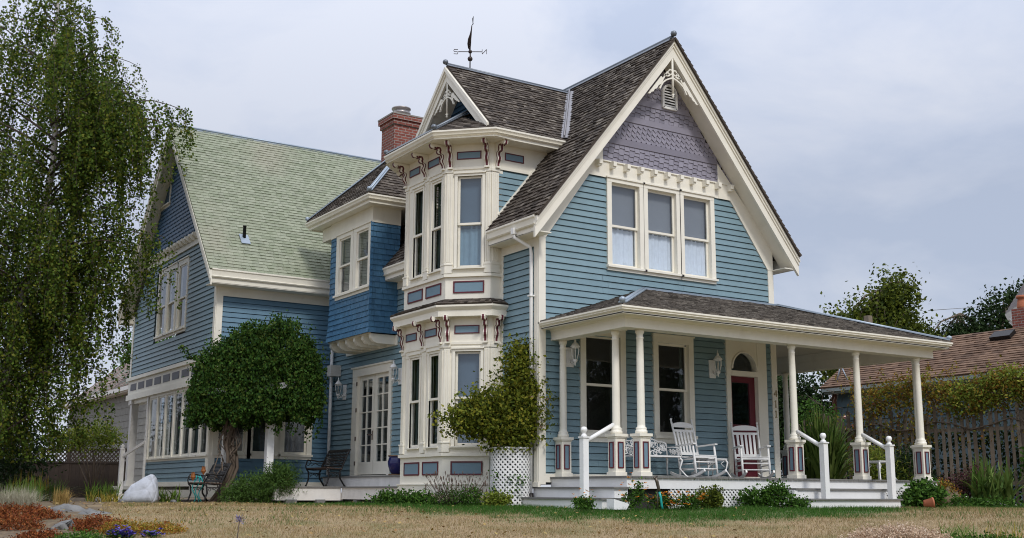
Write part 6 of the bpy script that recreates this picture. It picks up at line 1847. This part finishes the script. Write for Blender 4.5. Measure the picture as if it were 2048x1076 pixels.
plant('laurel_bush', (11.85, -2.75, 0), 'rounded mid green shrub at the far right in front of the fence', 'shrub', [(0, 0, 1.0, .62, .5, .5), (.5, 0, .9, .6, .5, .6)], 200, 14, .09, .10, MIDL, 8, .8)
plant('laurel_bush', (10.9, .35, 0), 'dark fine leaved shrub against the stake fence', 'shrub', [(0, 0, .7, .7, .4, .75)], 150, 15, .09, .06, DARKL, 8, .8)
plant('ground_cover', (9.35, -3.0, 0), 'low green and white ground cover beside the pale stone', 'ground cover plant', [(0, 0, .05, .7, .25, .12), (-.6, .1, .05, .4, .25, .2)], 130, 14, .05, .06, MIDL, flowers=(12, FLW, .02, None))
stone('garden_stone', (9.55, -3.05, .0), (.22, .16, .14), 'pale grey stone at the foot of the iris fan', 'stone', STONEG, 41)
stone('mossy_boulder', (9.35, -2.1, .0), (.42, .3, .5), 'brown mossy boulder by the right porch end', 'boulder', mat('mossy_brown_stone', (.16, .12, .07), .9, .3, 4, bump=.5, bscale=12, stain=((.09, .10, .03), 3, .5, .7)), 44)
plant('buff_heather', (-.15, -8.25, -.32), 'buff pink heather mound at the bottom edge of the picture', 'heather', [(0, 0, .02, .66, .3, .16)], 420, 14, .03, .03, BUFFH, aspect=.5, droop=-.6, shell=.8)
strap('grass_tuft', (.92, -8.35, -.33), 'loose green and gold blades at the bottom right of the lawn', 'grass tuft', 60, .30, .3, .014, STRAPL, None, .8, 51, .28)
strap('grass_tuft', (1.35, -8.75, -.33), 'sparse gold tipped blades in the bottom right corner', 'grass tuft', 45, .26, .3, .014, STRAPY, None, .8, 52, .25)
plant('ground_cover', (.95, -8.7, -.36), 'dark green mat under the loose blades at the bottom right', 'ground cover plant', [(0, 0, .0, .8, .3, .09)], 200, 13, .035, .04, MIDL)

# ================================================================== neighbours
gr = empty('garage', (0, 0, 0), 0, 'low dull teal outbuilding with a brown shingled roof beyond the stake fence', 'outbuilding')
GW = Fr(15.9, 0, 0, -1)
mb = MB()
clap(mb, GW, [(-6.9, 0), (9, 0), (9, 3.5), (-6.9, 3.5)], expo=.42, lap=.03)
mb.add([(15.9, 6.9, 0), (19.3, 6.9, 0), (19.3, 6.9, 3.5), (17.6, 6.9, 4.85), (15.9, 6.9, 3.5)], [(4, 3, 2, 1, 0)])
mb.build('wall', GREYBLUE, gr)
mb = MB(); mb.fbox(GW, -6.95, -6.8, 0, 3.5, 0, .05); mb.build('corner_board', mat('red_brown_board', (.16, .055, .035), .7, .15, 6), gr)
mb = MB(); mb.fbox(GW, -7.05, 9, 3.42, 3.56, .30, .40); mb.fbox(GW, -7.05, 9, 3.36, 3.44, 0, .3); mb.build('gutter', mat('grey_teal_gutter', (.33, .38, .37), .5, .1, 4), gr)
mb = MB()
gl_ = math.hypot(2.1, 1.44)
shingles(mb, (15.48, 7.1, 3.55), (0, -1, 0), (2.1, 0, 1.44), [(0, 0), (16, 0), (16, gl_), (0, gl_)], .135, .15, .4, .026, .004)
mb.add([(17.6, 7.1, 4.98), (17.6, -8.9, 4.98), (19.7, -8.9, 3.55), (19.7, 7.1, 3.55)], [(0, 1, 2, 3)])
mb.build('roof', BROWNROOF, gr)
mb = MB(); mb.bar((17.12, 2.0, 4.74), (17.12, 1.35, 4.74), .34, .16, up=(-.56, 0, .82)); mb.build('roof_vent', BLACK, gr)
mb = MB(); mb.box(17.6, 18.2, 1.0, 1.66, 4.2, 5.55); gc = mb.build('chimney', BRICK, gr)
mb = MB(); mb.lathe([(.15, 0), (.165, .06), (.14, .2), (.12, .30), (.165, .31), (.165, .38), (.12, .39)], (17.80, 1.42, 5.55), 16); mb.build('chimney_pot', TERRA, gc)
mb = MB(); mb.tube([(15.7, 6.6, 3.7), (15.75, 6.45, 4.25)], .02, 5); mb.tube([(15.75, 6.2, 3.75), (15.75, 6.45, 4.25)], .02, 5); mb.tube([(16.2, 6.9, 3.95), (15.75, 6.45, 4.25)], .02, 5); mb.build('aerial_bracket', FLASH, gr)
tu = empty('turret_house', (31.1, 7.7, .42), 0, 'distant house turret with a conical grey roof and white cornice', 'house')
oct_ = lambda r_: [(r_ * math.cos(math.pi / 8 + k * math.pi / 4), r_ * math.sin(math.pi / 8 + k * math.pi / 4)) for k in range(8)]
mb = MB(); q = oct_(2.0); mb.ring2([(x, y, -.42) for x, y in q], [(x, y, 7.0) for x, y in q]); mb.build('wall', GREYBLUE, tu)
mb = MB()
q0, q1, q2 = oct_(2.02), oct_(2.12), oct_(2.62)
mb.ring2([(x, y, 6.3) for x, y in q0], [(x, y, 6.9) for x, y in q1]); mb.ring2([(x, y, 6.9) for x, y in q2], [(x, y, 7.15) for x, y in oct_(2.72)])
for k in range(16):
    t = k * math.pi / 8; mb.bar((2.05 * math.cos(t), 2.05 * math.sin(t), 6.35), (2.5 * math.cos(t), 2.5 * math.sin(t), 6.88), .16, .22)
mb.build('cornice', WHITE, tu)
mb = MB()
for k in range(26):
    a, b = 1 - k / 26, 1 - (k + 1) / 26
    q0, q1 = oct_(2.72 * a), oct_(2.72 * b + .04)
    mb.ring2([(x, y, 7.15 + 4.0 * (1 - a)) for x, y in q0], [(x, y, 7.15 + 4.0 * (1 - b)) for x, y in q1], False)
mb.build('roof', mat('grey_brown_turret_shingles', (.17, .145, .14), .9, .3, 6), tu)
nh = empty('shingle_house', (0, 0, 0), 0, 'pale grey shingled neighbour house with a patchy flared roof behind the fence', 'house')
mb = MB(); HW = Fr(1.0, 0, 0, -1)
shing_wall(mb, HW, -46, -31, 0, 4.7, ex=.3)
mb.box(1.0, 8, 31, 46, 0, 4.7)
mb.build('wall', GREYSHINGLE, nh)
mb = MB()
pf = [(.55, 4.72), (1.1, 5.0), (1.8, 5.55), (4.5, 7.9)]
for (x0, z0), (x1, z1) in zip(pf, pf[1:]):
    l_ = math.hypot(x1 - x0, z1 - z0); shingles(mb, (x0, 46, z0), (0, -1, 0), (x1 - x0, 0, z1 - z0), [(0, 0), (15.4, 0), (15.4, l_), (0, l_)], .2, .15, .4, .02, .01)
mb.add([(4.5, 46, 7.9), (4.5, 30.6, 7.9), (8.5, 30.6, 4.7), (8.5, 46, 4.7)], [(0, 1, 2, 3)])
mb.build('roof', OLDROOF, nh)
mb = MB(); mb.box(.50, .62, 30.6, 46, 4.55, 4.72); mb.box(.6, 1.0, 30.6, 46, 4.5, 4.56); mb.build('eave', GREYW, nh)
# trees beyond
tg = 'trees beyond the garden on the right'
tree('leafy_tree', (36.6, 21.9, 0), 'broad olive green tree rising behind the right end of the porch roof', 'tree', [(-1.9, 0, 8.4, 1.7, 1.6, 1.7), (.1, 0, 9.2, 1.8, 1.8, 2.1), (1.7, 0, 8.2, 1.5, 1.5, 1.7), (.9, 0, 10.6, 1.2, 1.2, 1.4), (0, 0, 6.5, 3.4, 2., 2.2), (2.3, 0, 6.6, 1.2, 1.2, 1.3), (-2.5, 0, 7.0, 1.0, 1.2, 1.4)], [(0, 0, 0), (.1, 0, 4), (0, 0, 7), (.2, 0, 11)], 560, 22, .30, .21, OLIVEL, group=tg, limbs=40, r0=.3, shell=.3)
tree('dark_cedar', (40.0, 19.7, 0), 'dark flat branched conifer behind the outbuilding roof', 'tree', [(0, 0, 6.5, 1.5, 1.4, 2.2), (.2, 0, 8.6, .9, .9, 1.0), (-1.1, 0, 8.0, .9, .8, .7), (1.0, 0, 8.4, .8, .8, .9)], [(0, 0, 0), (0, 0, 6), (.2, 0, 9.7)], 260, 20, .28, .22, DARKL, group=tg, limbs=24, r0=.25, aspect=.3, flat=.45)
tree('dark_pine', (42.2, 18.4, 0), 'dark round headed tree beside the turret roof', 'tree', [(0, 0, 9.0, 2.0, 1.7, 2.0), (1.5, 0, 10.1, 1.3, 1.4, 1.4), (-1.3, 0, 7.6, 1.4, 1.4, 1.6), (0, 0, 6, 2.8, 2, 2.2)], [(0, 0, 0), (0, 0, 6), (.2, 0, 10)], 380, 20, .3, .2, DARKL, group=tg, limbs=20, r0=.3)
tree('leafy_tree', (15.2, 8.3, 0), 'dark leafy tree seen under the porch ceiling beyond the side porch', 'tree', [(0, 0, 2.8, 1.1, 1., 1.6), (-.9, 0, 2.0, 1.0, .9, 1.6), (.7, 0, 2.2, 1.1, .9, 1.9), (1.5, 0, 2.2, .9, .8, 1.6)], [(0, 0, 0), (0, 0, 1.5), (.1, 0, 3.6)], 560, 17, .16, .12, DARKL, group=tg, limbs=14, r0=.1)
tree('leafy_tree', (17.6, 12.4, 0), 'bushy green treetop just above the porch roof against the house corner', 'tree', [(0, 0, 4.7, 1.0, 1., .9), (.6, 0, 4.3, 1.2, 1., 1.0)], [(0, 0, 0), (0, 0, 3), (.1, 0, 4.9)], 220, 17, .16, .13, MIDL, group=tg, limbs=12, r0=.1)
tree('leafy_tree', (3.4, 35.5, 0), 'small green treetop showing between the birch and the wing eave', 'tree', [(-1.4, 0, 6.6, 1.2, 1.2, 1.6), (0, 0, 6.2, 1.5, 1.2, 1.6)], [(0, 0, 0), (0, 0, 4), (-.6, 0, 7)], 170, 17, .2, .16, MIDL, limbs=12, r0=.14)
mb = MB(); mb.box(21.9, 22.12, 10.4, 10.62, 0, 6.86)
tag(mb.build('timber_post', FENCEW), 'weathered timber post standing just above the right porch roof', 'post')
mb = MB(); mb.tube([(38.9, 20.6, 9.9), (41.0, 19.3, 10.1), (43.5, 17.8, 10.5), (60, 8, 14)], .018, 4)
tag(mb.build('utility_wire', mat('pale_cable', (.4, .42, .45), .5, .05, 3)), 'thin overhead wire between the trees on the right', 'wire')

# evergreens across the lawn, the ones mirrored in the porch windows and the door
for i, (x, y, h) in enumerate(((14.5, -21, 7.6), (20.5, -22.5, 8.4), (27, -22, 8.0), (34, -24, 9.0), (42, -24, 8.6))):
    tree('evergreen_tree', (x, y, -.6), ['dark evergreen across the lawn, first of the row in front of the porch', 'dark evergreen across the lawn, second of the row from the porch', 'dark evergreen across the lawn, middle of the row', 'tall dark evergreen across the lawn, fourth of the row', 'dark evergreen across the lawn, far end of the row'][i], 'tree',
         [(0, 0, h * .3, 3.2, 3.2, h * .3), (0, 0, h * .55, 2.6, 2.6, h * .35), (.3, 0, h * .8, 1.6, 1.6, h * .22)], [(0, 0, 0), (0, 0, h * .5), (0, 0, h * .95)], 260, 14, .35, .42, DARKL, group='evergreens across the lawn', limbs=10, r0=.2)
